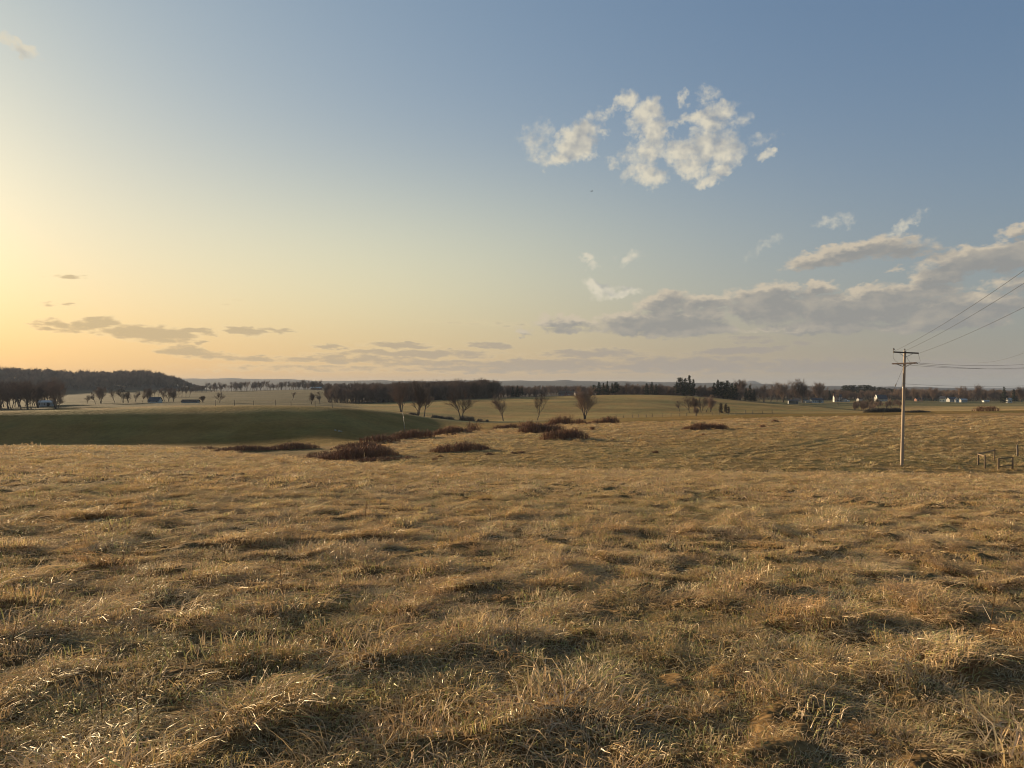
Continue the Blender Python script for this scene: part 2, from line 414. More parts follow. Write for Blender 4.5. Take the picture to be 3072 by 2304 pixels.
def build_profile():
    D, Z = [], []
    def add(d, z): D.append(d); Z.append(z)
    one = np.ones_like(PXG)
    bd = line([(-400, 64), (520, 62), (1000, 60), (1440, 56), (3500, 55)])
    bt = row([(-400, 1338), (0, 1333), (260, 1332), (520, 1340), (800, 1360), (1000, 1378), (1200, 1390), (1440, 1399), (1700, 1404), (2000, 1408), (2400, 1413), (2800, 1418), (3072, 1423), (3500, 1427)])
    bt = bt - 11.0 / FPX
    bz = EYE + bt * bd
    add(0 * one, 0 * one); add(0.18 * bd, 0.125 * bz); add(0.45 * bd, 0.37 * bz); add(0.75 * bd, 0.685 * bz); add(bd, bz)
    d3 = line([(-400, 105), (260, 105), (520, 102), (800, 95), (1000, 88), (1200, 76), (1440, 68), (2000, 62.5), (3500, 60.5)])
    z3 = EYE + bt * d3 - line([(-400, 1.6), (260, 1.5), (520, 1.2), (800, .8), (1000, .5), (1200, .35), (1440, .3), (2000, .2), (3500, .2)])
    add(d3, z3)
    d4 = line([(-400, 118), (260, 118), (520, 115), (800, 112), (1000, 116), (1200, 130), (1440, 150), (1700, 172), (2000, 185), (2400, 190), (3500, 180)])
    t4 = row([(-400, 1344), (260, 1342), (520, 1348), (800, 1354), (1000, 1338), (1200, 1312), (1440, 1285), (1700, 1268), (2000, 1258), (2400, 1244), (2700, 1239), (3072, 1234), (3500, 1230)])
    t4 = t4 - line([(-400, 0), (900, 0), (1100, 7), (3500, 7)]) / FPX
    add(d4, EYE + t4 * d4)
    d5 = d4 + 16
    add(d5, EYE + t4 * d5 - line([(-400, .3), (520, .3), (800, .5), (1000, .8), (1200, 1.3), (1440, 1.5), (3500, 1.5)]))
    d6 = line([(-400, 162), (300, 160), (800, 154), (1000, 155), (1200, 178), (1440, 206), (1700, 226), (2400, 245), (3500, 250)])
    t6 = row([(-400, 1337), (0, 1335), (260, 1334), (520, 1338), (800, 1346), (1000, 1331), (1200, 1309), (1440, 1284), (1700, 1267), (2000, 1257), (2400, 1243), (2700, 1238), (3072, 1233), (3500, 1229)])
    add(d6, EYE + t6 * d6)
    d7 = line([(-400, 184), (260, 188), (520, 192), (800, 197), (1000, 206), (1200, 226), (1440, 246), (1700, 262), (2000, 275), (2400, 285), (3500, 290)])
    t7 = row([(-400, 1240), (0, 1233), (260, 1228), (520, 1222), (750, 1216), (1000, 1219), (1200, 1238), (1330, 1262), (1440, 1270), (1700, 1260), (2000, 1250), (2400, 1240.5), (2700, 1236), (3072, 1231.5), (3500, 1228)])
    add(d7, EYE + t7 * d7)
    d8 = d7 + line([(-400, 55), (800, 58), (1200, 36), (1440, 22), (3500, 20)])
    add(d8, EYE + t7 * d8 - line([(-400, 2.2), (260, 1.8), (800, 1.2), (1200, .7), (1440, .3), (3500, .3)]))
    d9 = line([(-400, 330), (260, 350), (800, 355), (1000, 330), (1200, 302), (1440, 300), (1700, 312), (2000, 322), (2400, 332), (3500, 335)])
    t9 = row([(-400, 1236), (0, 1229), (260, 1219), (520, 1213.5), (800, 1212.5), (1000, 1217), (1200, 1241), (1440, 1264), (1700, 1258), (2000, 1248.5), (2400, 1240), (2700, 1235.5), (3072, 1231), (3500, 1227.5)])
    add(d9, EYE + t9 * d9)
    d10 = line([(-400, 560), (260, 580), (520, 620), (800, 600), (960, 480), (1050, 440), (1440, 445), (2100, 440), (2240, 425), (2600, 400), (2800, 425), (3500, 440)])
    t10 = row([(-400, 1206), (0, 1208), (260, 1196), (520, 1190), (800, 1190), (930, 1200), (1010, 1213.5), (1122, 1211), (1300, 1202), (1480, 1195), (1700, 1188), (1850, 1184.5), (1960, 1184), (2100, 1190), (2240, 1205), (2440, 1221), (2600, 1234), (2700, 1229), (2800, 1226), (3072, 1224), (3500, 1224)])
    add(d10, EYE + t10 * d10)
    d11 = line([(-400, 860), (800, 860), (960, 800), (1100, 620), (1480, 570), (2100, 560), (2400, 580), (2600, 630), (3500, 640)])
    t11 = row([(-400, 1192), (0, 1196), (260, 1183), (520, 1178), (700, 1175), (900, 1169), (1000, 1170), (1100, 1185), (1480, 1193), (2000, 1192), (2240, 1206), (2440, 1211), (2600, 1205), (2700, 1203), (2850, 1207), (3500, 1208)])
    add(d11, EYE + t11 * d11)
    d12 = 1150 * one
    t12 = row([(-400, 1128), (0, 1132), (230, 1146), (400, 1141), (490, 1147), (550, 1160), (610, 1171), (700, 1173), (900, 1169), (1000, 1168), (1500, 1174), (2000, 1180), (2600, 1182), (3500, 1184)])
    add(d12, EYE + t12 * d12)
    add(1900 * one, EYE + row([(-400, 1180), (3500, 1184)]) * 1900)
    t14 = np.interp(PXG, [-400, 0, 560, 700, 790, 880, 960, 1010, 1150, 1230, 1300, 1440, 1500, 1560, 1640, 1700, 1800, 1900, 2000, 2200, 2320, 2400, 2500, 2650, 2780, 2900, 3000, 3072, 3500],
                    [1135, 1135, 1137, 1135.5, 1138.5, 1139, 1144, 1143.5, 1141.5, 1144, 1144, 1140.5, 1143, 1142, 1144, 1140.5, 1146, 1144, 1147.5, 1149, 1153, 1158, 1158, 1160, 1161, 1167, 1169, 1171, 1174])
    t14 = (HY - t14 - 1.2 * perlin(PXG / 55.0, PXG * 0 + 3.3, 5) - 0.6 * perlin(PXG / 23.0, PXG * 0 + 1.3, 6)) / FPX
    add(5000 * one, EYE + t14 * 5000)
    add(6000 * one, EYE + t14 * 6000 - 55)
    t16 = (HY - (1163 - 17.5 * np.exp(-((PXG - 2258) / 34.0) ** 2) - 5 * np.exp(-((PXG - 2225) / 60.0) ** 2))) / FPX
    add(7500 * one, EYE + t16 * 7500)
    add(9500 * one, -70 * one)
    return np.array(D).T, np.array(Z).T      # (columns, knots)


PD, PZ = build_profile()


def pchip(D, Z, x):
    """monotone cubic through the knots of every row at x"""
    h = np.diff(D, axis=1); dl = np.diff(Z, axis=1) / h
    m = np.zeros_like(Z)
    w1 = 2 * h[:, 1:] + h[:, :-1]; w2 = h[:, 1:] + 2 * h[:, :-1]
    same = dl[:, 1:] * dl[:, :-1] > 0
    with np.errstate(divide='ignore', invalid='ignore'):
        mm = (w1 + w2) / (w1 / dl[:, :-1] + w2 / dl[:, 1:])
    m[:, 1:-1] = np.where(same, mm, 0); m[:, 0] = dl[:, 0]; m[:, -1] = dl[:, -1]
    k = np.clip((x[:, None] >= D).sum(1) - 1, 0, D.shape[1] - 2)
    r = np.arange(len(x))
    hh = h[r, k]; t = np.clip((x - D[r, k]) / hh, 0, 1)
    z0, z1, m0, m1 = Z[r, k], Z[r, k + 1], m[r, k], m[r, k + 1]
    return ((1 + 2 * t) * (1 - t) ** 2 * z0 + t * (1 - t) ** 2 * hh * m0 + t * t * (3 - 2 * t) * z1 + t * t * (t - 1) * hh * m1), k + t


AZC = R(41.0)


def polar(x, y):
    r = np.hypot(x, y); az = np.arctan2(x, y)
    azc = np.clip(az, -AZC, AZC)
    return CX + FPX * np.tan(azc), r * np.cos(azc), r, az


def base_z(x, y):
    """height of the land and position among the features (knot number)"""
    x = np.atleast_1d(np.asarray(x, float)); y = np.atleast_1d(np.asarray(y, float))
    Zo = np.empty(len(x)); Ko = np.empty(len(x))
    for s in range(0, len(x), 60000):
        px, d, r, az = polar(x[s:s + 60000], y[s:s + 60000])
        f = np.clip((px - PXG[0]) / 10.0, 0, len(PXG) - 1.001); i = f.astype(int); w = (f - i)[:, None]
        D = PD[i] * (1 - w) + PD[i + 1] * w; Z = PZ[i] * (1 - w) + PZ[i + 1] * w
        Zo[s:s + 60000], Ko[s:s + 60000] = pchip(D, Z, d)
    return Zo, Ko


TRACK = []          # ruts across the middle field, filled below


def track_dist(x, y):
    if not TRACK: return np.full(len(x), 1e3)
    best = np.full(len(x), 1e9)
    for (a, b) in zip(TRACK[:-1], TRACK[1:]):
        ab = np.subtract(b, a); t = np.clip(((x - a[0]) * ab[0] + (y - a[1]) * ab[1]) / (ab @ ab), 0, 1)
        best = np.minimum(best, np.hypot(x - a[0] - t * ab[0], y - a[1] - t * ab[1]))
    return best


def mound(x, y):
    """height of the grass mounds, 0..1"""
    ca, sa = math.cos(R(42)), math.sin(R(42))
    u = x * ca + y * sa; v = -x * sa + y * ca
    wx = 0.7 * perlin(x * .35, y * .35, 31); wy = 0.7 * perlin(x * .35, y * .35, 32)
    n = perlin(u / 0.72 + wx, v / 0.46 + wy, 11)
    n2 = perlin(u / 0.32 + wy, v / 0.22 - wx, 12)
    a = sstep(-0.15, 0.8, n); b = sstep(-0.2, 0.8, n2)
    return 0.62 * a + 0.38 * b


def micro(x, y, r, k, px):
    """mounds, hummocks and ruts on the rough fields"""
    m = mound(x, y)
    rough = 1 - sstep(6.0, 6.9, k)          # dies out past the crest of the middle field
    amp = (0.12 + 0.07 * sstep(66, 95, r)) * rough * (0.85 + 0.5 * perlin(x / 9.0, y / 9.0, 41))
    td = track_dist(x, y)
    amp = amp * (1 - 0.6 * np.exp(-(td / 1.5) ** 2))
    z = amp * m * sstep(0.8, 2.6, r)
    z = z + 0.07 * fbm(x / 14.0, y / 14.0, 2, 51) * sstep(4, 20, r) * rough
    z = z - 0.13 * np.exp(-((td - 1.0) / 0.35) ** 2)
    z = z + 0.35 * perlin(x / 45.0, y / 45.0, 61) * sstep(150, 260, r) * (1 - sstep(900, 1500, r))
    return z


def land(x, y):
    x = np.atleast_1d(np.asarray(x, float)); y = np.atleast_1d(np.asarray(y, float))
    z, k = base_z(x, y); px, d, r, az = polar(x, y)
    return z + micro(x, y, r, k, px)


def land1(x, y): return float(land([x], [y])[0])


def hit(px, py, dmin=2.0):
    """where the sight line through a point of the photograph first meets the ground"""
    d = dmin * (1.004 ** np.arange(0, 1650)); d = d[d < 2500]
    u = (px - CX) / FPX; t = (HY - py) / FPX
    z, _ = base_z(u * d, d)
    s = np.nonzero(EYE + t * d - z <= 0)[0]
    i = s[0] if len(s) else np.argmin(np.abs((z - EYE) / d - t))
    return u * d[i], d[i]


def spot(px, d):
    """a point on the ground on a bearing at a distance"""
    x = (px - CX) / FPX * d
    return x, d, land1(x, d)


TRACK = [hit(*p) for p in ((2150, 1374), (2290, 1356), (2420, 1337), (2560, 1312), (2700, 1289), (2830, 1270), (2960, 1255), (3150, 1245))]
TRACK = [np.array(p) for p in TRACK]


# ---------------------------------------------------------------- materials of the ground
def ground_material():
    m = bpy.data.materials.new("ground"); m.use_nodes = True; N = NT(m.node_tree)
    b = m.node_tree.nodes['Principled BSDF']; b.inputs['Roughness'].default_value = 1.0; b.inputs['Specular IOR Level'].default_value = 0.05
    at = N.n.new('ShaderNodeAttribute'); at.attribute_name = 'cover'
    pos = N.n.new('ShaderNodeNewGeometry').outputs['Position']
    flat = N.vmath('MULTIPLY', pos, (1, 1, 0.3))
    n1 = N.noise(flat, 0.9, 5, .65); n2 = N.noise(flat, 0.035, 4, .6); n3 = N.noise(flat, 0.22, 4, .6)
    f = N.math('ADD', N.math('ADD', N.math('MULTIPLY', n1, 0.7), N.math('MULTIPLY', n2, 0.5)), N.math('MULTIPLY', n3, 0.6))
    fine = N.ramp(N.noise(pos, 16.0, 5, .7), 0.3, 0.7, 0.45, 1.5)
    c = N.vmath('SCALE', at.outputs['Color'], scale=N.math('MULTIPLY', N.math('ADD', f, 0.1), fine))
    tint = N.mix(N.ramp(N.noise(flat, 0.06, 3, .6), 0.4, 0.65), (1.08, .97, .86), (0.96, 1.0, 0.9))
    c = N.mix(1.0, c, tint, 'MULTIPLY')
    N.l.new(c, b.inputs['Base Color'])
    bn = N.n.new('ShaderNodeBump'); bn.inputs['Strength'].default_value = 0.8; bn.inputs['Distance'].default_value = 0.4
    N.l.new(N.math('ADD', n1, n3), bn.inputs['Height']); N.l.new(bn.outputs[0], b.inputs['Normal'])
    return m


def cover(x, y, r, k, px):
    """what grows where: straw, turf, pasture, stubble, wood floor"""
    n = len(x); C = np.empty((n, 3))
    big = fbm(x / 60.0, y / 60.0, 3, 71); mid = fbm(x / 11.0, y / 11.0, 3, 72); ban = fbm(x / 160.0, y / 22.0, 3, 73)
    straw = np.array([.30, .205, .095]); thatch = np.array([.20, .135, .062]); turf = np.array([.205, .135, .037]); olive = np.array([.27, .195, .075])
    tan = np.array([.235, .17, .085]); wood = np.array([.050, .042, .034]); dull = np.array([.075, .064, .029]); brush = np.array([.075, .052, .035])
    def mixc(a, b, t): return a[None, :] * (1 - t[:, None]) + b[None, :] * t[:, None]
    C[:] = mixc(thatch * .8, straw, sstep(8, 60, r))  # near thatch darkened, so shade between the blades is put into its colour
    g = sstep(.15, .55, mid + .3 * big) * sstep(60, 70, r)
    C = C * (1 - .5 * g[:, None]) + .5 * g[:, None] * np.array([.11, .1, .042])
    dip = np.exp(-((k - 5.15) / .35) ** 2) * sstep(1000, 1300, px)
    C = C * (1 - .7 * dip[:, None]) + .7 * dip[:, None] * np.array([.16, .125, .052])  # swale strip: greener grass, with its shade also put into the colour
    td = track_dist(x, y); tr = np.exp(-((td - .85) / .45) ** 2)
    C = C * (1 - .45 * tr[:, None]) + .45 * tr[:, None] * np.array([.10, .105, .045])
    def blend(Cn, t):
        nonlocal C
        C = C * (1 - t[:, None]) + Cn * t[:, None]
    left = 1 - sstep(850, 1050, px)
    blend(mixc(brush, thatch, sstep(-.3, .4, mid)), np.maximum(sstep(6.05, 6.5, k), left * sstep(4.6, 5.4, k)))
    grn = mixc(turf, np.array([.255, .168, .055]), sstep(-.1, .5, ban + .4 * mid))
    blend(grn, np.maximum(sstep(7.2, 7.9, k), left * sstep(5.5, 6.6, k)))
    # pale brown rim along the green hill's crest, its sunlit strip painted in
    rim = sstep(8.80, 8.95, k + .04 * mid) * (1 - sstep(9.1, 9.5, k))
    blend(mixc(np.array([.22, .155, .055]), np.array([.16, .125, .045]), sstep(-.3, .4, mid)), rim * (1 - sstep(1300, 1500, px)))
    blend(mixc(np.array([.17, .15, .065]), np.array([.26, .205, .095]), sstep(-.2, .4, ban)), sstep(9.0, 9.3, k) * 1.0 * sstep(1150, 1350, px))
    pas = mixc(dull, np.array([.115, .092, .045]), sstep(-.25, .35, ban))
    oli = mixc(olive, np.array([.36, .25, .10]), sstep(-.15, .3, fbm(x / 150.0, y / 14.0, 3, 77)))
    oli = oli * (1 - .6 * sstep(.05, .3, ban)[:, None]) + .6 * sstep(.05, .3, ban)[:, None] * np.array([.15, .13, .05])
    right = sstep(980, 1150, px)
    blend(pas * (1 - right[:, None]) + oli * right[:, None], sstep(10.6, 11.0, k))
    sett = mixc(np.array([.15, .135, .06]), np.array([.26, .205, .10]), sstep(-.1, .4, ban))
    blend(sett, sstep(12.05, 12.4, k) * sstep(2150, 2350, px))
    blend(mixc(wood, wood * 1.3, sstep(-.3, .3, mid)), sstep(12.03, 12.15, k) * (sstep(1000, 1100, px) * (1 - sstep(2150, 2350, px))))
    blend(mixc(wood, wood * 1.3, sstep(-.3, .3, mid)), sstep(13.1, 13.5, k))
    gold = mixc(np.array([.44, .30, .13]), np.array([.30, .22, .095]), sstep(-.2, .4, ban))
    blend(gold, sstep(10.0, 10.6, k) * (1 - sstep(12.1, 12.4, k)) * sstep(2580, 2720, px))
    return C


def build_ground():
    az_f = np.radians(np.arange(-46, 46.01, 0.2)); az_c = np.radians(np.arange(49, 312, 3.0))
    az = np.concatenate([az_f, az_c]); nc = len(az)
    r1 = np.array([0.35, 0.8, 1.2, 1.6, 1.95, 2.25]); r2 = 2.5 * 1.0062 ** np.arange(0, 752); r3 = r2[-1] * 1.021 ** np.arange(1, 178)
    rr = np.concatenate([r1, r2, r3, [9490.0]]); nr = len(rr)
    A, RR = np.meshgrid(az, rr)          # rings x columns
    X = (np.sin(A) * RR).ravel(); Y = (np.cos(A) * RR).ravel()
    z, k = base_z(X, Y); px, d, r, a_ = polar(X, Y)
    z = z + micro(X, Y, r, k, px)
    Cc = cover(X, Y, r, k, px)
    hillmask = sstep(1300, 1900, r)
    z = z + hillmask * (3.0 * fbm(X / 260.0, Y / 260.0, 4, 91))
    rough_hill = np.array([.050, .048, .047])[None, :] * (1 + .35 * fbm(X / 300.0, Y / 420.0, 3, 93))[:, None]
    V = np.stack([X, Y, z], 1)
    def quads(i0, i1):
        i = np.arange(i0, i1 - 1)[:, None]; j = np.arange(nc)[None, :]; j2 = (j + 1) % nc
        return np.stack([i * nc + j, i * nc + j2, (i + 1) * nc + j2, (i + 1) * nc + j], -1).reshape(-1, 4)[:, ::-1]
    split = int(np.searchsorted(rr, 1900.0)) + 1
    mat = ground_material()
    def make(name, i0, i1, fan):
        v = V[i0 * nc:i1 * nc]; c = Cc[i0 * nc:i1 * nc] if name == 'ground' else rough_hill[i0 * nc:i1 * nc]
        F = quads(i0, i1) - i0 * nc
        if fan:
            F = np.concatenate([F, np.stack([np.full(nc, len(v)), (np.arange(nc) + 1) % nc, np.arange(nc), np.full(nc, -1)], 1)])
            v = np.concatenate([v, [[0, 0, land1(0, 0)]]]); c = np.concatenate([c, c[:1]])
        me = bpy.data.meshes.new(name)
        me.vertices.add(len(v)); me.vertices.foreach_set('co', v.astype(np.float32).ravel())
        tri = F[:, 3] < 0
        loops = np.concatenate([F[~tri].ravel(), F[tri][:, :3].ravel()]).astype(np.int32)
        starts = np.concatenate([np.arange((~tri).sum()) * 4, (~tri).sum() * 4 + np.arange(tri.sum()) * 3]).astype(np.int32)
        me.loops.add(len(loops)); me.loops.foreach_set('vertex_index', loops)
        me.polygons.add(len(starts)); me.polygons.foreach_set('loop_start', starts)
        me.update(calc_edges=True)
        me.polygons.foreach_set('use_smooth', np.ones(len(starts), bool))
        ca = me.attributes.new('cover', 'FLOAT_COLOR', 'POINT')
        ca.data.foreach_set('color', np.concatenate([np.clip(c, 0, 1), np.ones((len(c), 1))], 1).astype(np.float32).ravel())
        me.materials.append(mat)
        return obj(name, me)
    g = make('ground', 0, split, True); g['kind'] = 'structure'
    h = make('hills', split - 1, nr, False); h['kind'] = 'structure'
    return float(z.min())


Z_MIN = build_ground()

# ---------------------------------------------------------------- dry grass
def scatter(name, P, rot, scl, idx, sources, extra=None):
    """one object whose points carry copies of the source meshes"""
    me = bpy.data.meshes.new(name)
    me.vertices.add(len(P)); me.vertices.foreach_set('co', np.asarray(P, np.float32).ravel())
    def attr(n, typ, key, v):
        a = me.attributes.new(n, typ, 'POINT'); a.data.foreach_set(key, np.ascontiguousarray(v).ravel())
    attr('rot', 'FLOAT_VECTOR', 'vector', np.asarray(rot, np.float32))
    attr('scl', 'FLOAT_VECTOR', 'vector', np.asarray(scl, np.float32))
    attr('idx', 'INT', 'value', np.asarray(idx, np.int32))
    for k, v in (extra or {}).items(): attr(k, 'FLOAT', 'value', np.asarray(v, np.float32))
    me.update()
    col = bpy.data.collections.new(name + "_sources")
    for i, s in enumerate(sources):
        o = bpy.data.objects.new("%s_source_%03d" % (name, i), s); col.objects.link(o)
    o = obj(name, me)
    g = bpy.data.node_groups.new(name + "_scatter", 'GeometryNodeTree')
    g.interface.new_socket('Geometry', in_out='INPUT', socket_type='NodeSocketGeometry')
    g.interface.new_socket('Geometry', in_out='OUTPUT', socket_type='NodeSocketGeometry')
    n = g.nodes; L = g.links
    gi = n.new('NodeGroupInput'); go = n.new('NodeGroupOutput')
    ip = n.new('GeometryNodeInstanceOnPoints'); ci = n.new('GeometryNodeCollectionInfo')
    ci.inputs['Collection'].default_value = col; ci.inputs['Separate Children'].default_value = True; ci.inputs['Reset Children'].default_value = True
    def na(nm, typ):
        a = n.new('GeometryNodeInputNamedAttribute'); a.data_type = typ; a.inputs[0].default_value = nm
        return a.outputs[0]
    L.new(gi.outputs[0], ip.inputs['Points']); L.new(ci.outputs[0], ip.inputs['Instance'])
    ip.inputs['Pick Instance'].default_value = True
    L.new(na('idx', 'INT'), ip.inputs['Instance Index'])
    e2r = n.new('FunctionNodeEulerToRotation'); L.new(na('rot', 'FLOAT_VECTOR'), e2r.inputs[0]); L.new(e2r.outputs[0], ip.inputs['Rotation'])
    L.new(na('scl', 'FLOAT_VECTOR'), ip.inputs['Scale'])
    L.new(ip.outputs[0], go.inputs[0])
    md = o.modifiers.new('scatter', 'NODES'); md.node_group = g
    return o


def grass_material():
    m = bpy.data.materials.new("dry_grass"); m.use_nodes = True; N = NT(m.node_tree); N.n.clear()
    out = N.n.new('ShaderNodeOutputMaterial')
    at = N.n.new('ShaderNodeAttribute'); at.attribute_name = 'tint'
    gr = N.n.new('ShaderNodeAttribute'); gr.attribute_type = 'INSTANCER'; gr.attribute_name = 'green'
    rnd = N.n.new('ShaderNodeObjectInfo').outputs['Random']
    pos = N.n.new('ShaderNodeNewGeometry').outputs['Position']
    patch = N.noise(N.vmath('MULTIPLY', pos, (1, 1, 0)), 0.55, 3, .6)
    straw = N.mix(N.ramp(patch, .35, .65), (0.66, 0.465, 0.235), (0.74, 0.58, 0.345))
    straw = N.mix(N.ramp(rnd, 0.0, 1.0, smooth=False), straw, (0.52, 0.34, 0.17))
    c = N.mix(gr.outputs['Fac'], straw, (0.21, 0.20, 0.065))
    c = N.vmath('MULTIPLY', c, at.outputs['Color'])
    df = N.n.new('ShaderNodeBsdfDiffuse'); N.l.new(c, df.inputs[0])
    tr = N.n.new('ShaderNodeBsdfTranslucent'); N.l.new(c, tr.inputs[0])
    gl = N.n.new('ShaderNodeBsdfGlossy'); gl.inputs['Roughness'].default_value = 0.42; gl.inputs[0].default_value = (.9, .85, .75, 1)
    m1 = N.n.new('ShaderNodeMixShader'); m1.inputs[0].default_value = 0.30; N.l.new(df.outputs[0], m1.inputs[1]); N.l.new(tr.outputs[0], m1.inputs[2])
    m2 = N.n.new('ShaderNodeMixShader'); m2.inputs[0].default_value = 0.05; N.l.new(m1.outputs[0], m2.inputs[1]); N.l.new(gl.outputs[0], m2.inputs[2])
    N.l.new(m2.outputs[0], out.inputs[0])
    return m


M_GRASS = grass_material()


def clump(name, seed, n, rad, lmin, lmax, width, up, droop, comb, segs=4, greenish=0.0, pale=0.1):
    """a bunch of bent blades; comb leans them all towards +X"""
    g = np.random.default_rng(seed)
    V = []; F = []; T = []
    for b in range(n):
        a = g.uniform(0, 2 * math.pi); rr = rad * math.sqrt(g.uniform(0, 1))
        p = np.array([math.cos(a) * rr, math.sin(a) * rr, -0.03])
        out = a + g.normal(0, 0.9)
        L = g.uniform(lmin, lmax); w = width * g.uniform(.65, 1.35)
        e = np.clip(g.normal(up, .28), .12, 1.5)
        hd = np.array([math.cos(out), math.sin(out)]) * (1 - comb) + np.array([1.0, g.normal(0, .35)]) * comb
        ha = math.atan2(hd[1], hd[0]); dr = droop * g.uniform(.5, 1.5); curl = g.normal(0, .35)
        side = np.array([-math.sin(ha), math.cos(ha), 0.0])
        tw = g.normal(0, .5)
        base = len(V)
        t = g.choice([0.72, 0.88, 1.0, 1.12, 1.2], p=[.18, .27, .32, .23 - pale, pale])
        tint = np.array([t, t * g.uniform(.93, 1.03), t * g.uniform(.8, 1.1)])
        if g.uniform() < greenish: tint = tint * np.array([.62, .85, .55])
        for s in range(segs + 1):
            f = s / segs
            ww = w * (1 - f) ** .6 if s < segs else 0.0004
            sv = side * math.cos(tw) + np.array([0, 0, 1.0]) * math.sin(tw)
            V.append(p - sv * ww / 2); V.append(p + sv * ww / 2)
            T.append(tint); T.append(tint)
            if s < segs:
                d = np.array([math.cos(ha) * math.cos(e), math.sin(ha) * math.cos(e), math.sin(e)])
                p = p + d * L / segs
                if p[2] < 0.012: p[2] = 0.012 + 0.01 * g.uniform()
                e -= dr / segs * (1 + f); ha += curl / segs
        for s in range(segs):
            F.append((base + 2 * s, base + 2 * s + 1, base + 2 * s + 3, base + 2 * s + 2))
    me = mesh_np(name, np.array(V), np.array(F), M_GRASS, smooth=True)
    ca = me.attributes.new('tint', 'FLOAT_COLOR', 'POINT')
    ca.data.foreach_set('color', np.concatenate([np.array(T), np.ones((len(T), 1))], 1).astype(np.float32).ravel())
    return me


def weed(name, seed):
    g = np.random.default_rng(seed); b = MB()
    h = g.uniform(.3, .5); top = (g.normal(0, .05), g.normal(0, .05), h)
    b.tube([(0, 0, -.03), (top[0] * .4, top[1] * .4, h * .5), top], [.0035, .003, .0015], 4)
    for i in range(7):
        f = g.uniform(.35, 1.0); a = g.uniform(0, 6.28); l = g.uniform(.05, .13)
        p = (top[0] * f, top[1] * f, h * f)
        b.tube([p, (p[0] + math.cos(a) * l, p[1] + math.sin(a) * l, p[2] + l * .7)], [.002, .001], 3)
    me = b.mesh(name, M_GRASS)
    ca = me.attributes.new('tint', 'FLOAT_COLOR', 'POINT'); ca.data.foreach_set('color', np.tile(np.array([.35, .28, .25, 1], np.float32), len(me.vertices)))
    return me


def sample_wedge(r0, r1, dens, half, seed):
    """random points between two distances within the field of view and a margin"""
    g = np.random.default_rng(seed)
    n = int(dens * half * (r1 * r1 - r0 * r0))
    r = np.sqrt(g.uniform(r0 * r0, r1 * r1, n)); a = g.uniform(-half, half, n)
    return np.sin(a) * r, np.cos(a) * r, r, g


FLOW = lambda x, y: R(-28) + 1.6 * fbm(x / 4.0, y / 4.0, 2, 121) + 1.4 * perlin(x / .8, y / .8, 123)


def lean(gx, gy, flow, g):
    """Euler angles that stand a bunch on the slope and turn it to the lie of the grass"""
    n = len(gx)
    nx = -gx + g.normal(0, .08, n); ny = -gy + g.normal(0, .08, n); nz = np.ones(n)
    l = np.sqrt(nx * nx + ny * ny + 1); nx, ny, nz = nx / l, ny / l, nz / l
    k = 1.0 / (1.0 + nz)
    M = np.empty((n, 3, 3))
    M[:, 0, 0] = 1 - k * nx * nx; M[:, 0, 1] = -k * nx * ny; M[:, 0, 2] = nx
    M[:, 1, 0] = -k * nx * ny; M[:, 1, 1] = 1 - k * ny * ny; M[:, 1, 2] = ny
    M[:, 2, 0] = -nx; M[:, 2, 1] = -ny; M[:, 2, 2] = nz
    c, s_ = np.cos(flow), np.sin(flow); Z = np.zeros((n, 3, 3)); Z[:, 0, 0] = c; Z[:, 0, 1] = -s_; Z[:, 1, 0] = s_; Z[:, 1, 1] = c; Z[:, 2, 2] = 1
    M = M @ Z
    return np.stack([np.arctan2(M[:, 2, 1], M[:, 2, 2]), np.arcsin(np.clip(-M[:, 2, 0], -1, 1)), np.arctan2(M[:, 1, 0], M[:, 0, 0])], 1)


def mz(x, y): return 0.12 * mound(x, y)


def lay_grass(bands):
    P, RT, SC, IX, GN = [], [], [], [], []
    for (r0, r1, dens, base_idx, nvar, s0, kind, seed) in bands:
        x, y, r, g = sample_wedge(r0, r1, dens, R(64 if r1 <= 20 else 43), seed)
        zb, k = base_z(x, y); px, d, _, _ = polar(x, y)
        z = zb + micro(x, y, r, k, px)
        m = mound(x, y)
        keep = np.ones(len(x), bool)
        left = px < 1000
        keep &= ~((k > 6.02) | (left & (k > 4.75)))        # stays on this side of the crest or brow
        td = track_dist(x, y); keep &= ~(np.abs(td - 1.0) < .3)
        patch = fbm(x / 7.0, y / 7.0, 2, 131)
        if kind == 'tall': keep &= g.uniform(0, 1, len(x)) < (0.30 + 0.9 * m - .25 * sstep(60, 70, r) * (m < .35))
        gq = sstep(.05, .6, .5 - m + .55 * patch + g.normal(0, .16, len(x)))
        gq = gq * (.28 if kind != 'turf' else .5)
        farr = sstep(62, 80, r); hol = sstep(.12, .5, fbm(x / 16.0, y / 7.0, 3, 133))
        dip = np.exp(-((k - 5.2) / .4) ** 2) * sstep(1000, 1300, px)  # same swale strip: greener blades, darker to carry its shade
        gq = np.clip(gq * (1 - .45 * farr) + .26 * farr * hol + .22 * dip, 0, 1)
        flow = FLOW(x, y) + g.normal(0, .45, len(x))
        s = s0 * (0.68 + 0.6 * m + 0.15 * patch) * g.uniform(.75, 1.3, len(x))
        ix = base_idx + g.integers(0, nvar, len(x))
        e_ = 0.15; gx = (mz(x + e_, y) - mz(x - e_, y)) / (2 * e_); gy = (mz(x, y + e_) - mz(x, y - e_)) / (2 * e_)
        P.append(np.stack([x, y, z], 1)[keep]); RT.append(lean(gx, gy, flow, g)[keep])
        SC.append(np.stack([s, s, s * g.uniform(.75, 1.15, len(x))], 1)[keep]); IX.append(ix[keep]); GN.append(gq[keep])
    return np.concatenate(P), np.concatenate(RT), np.concatenate(SC), np.concatenate(IX), np.concatenate(GN)


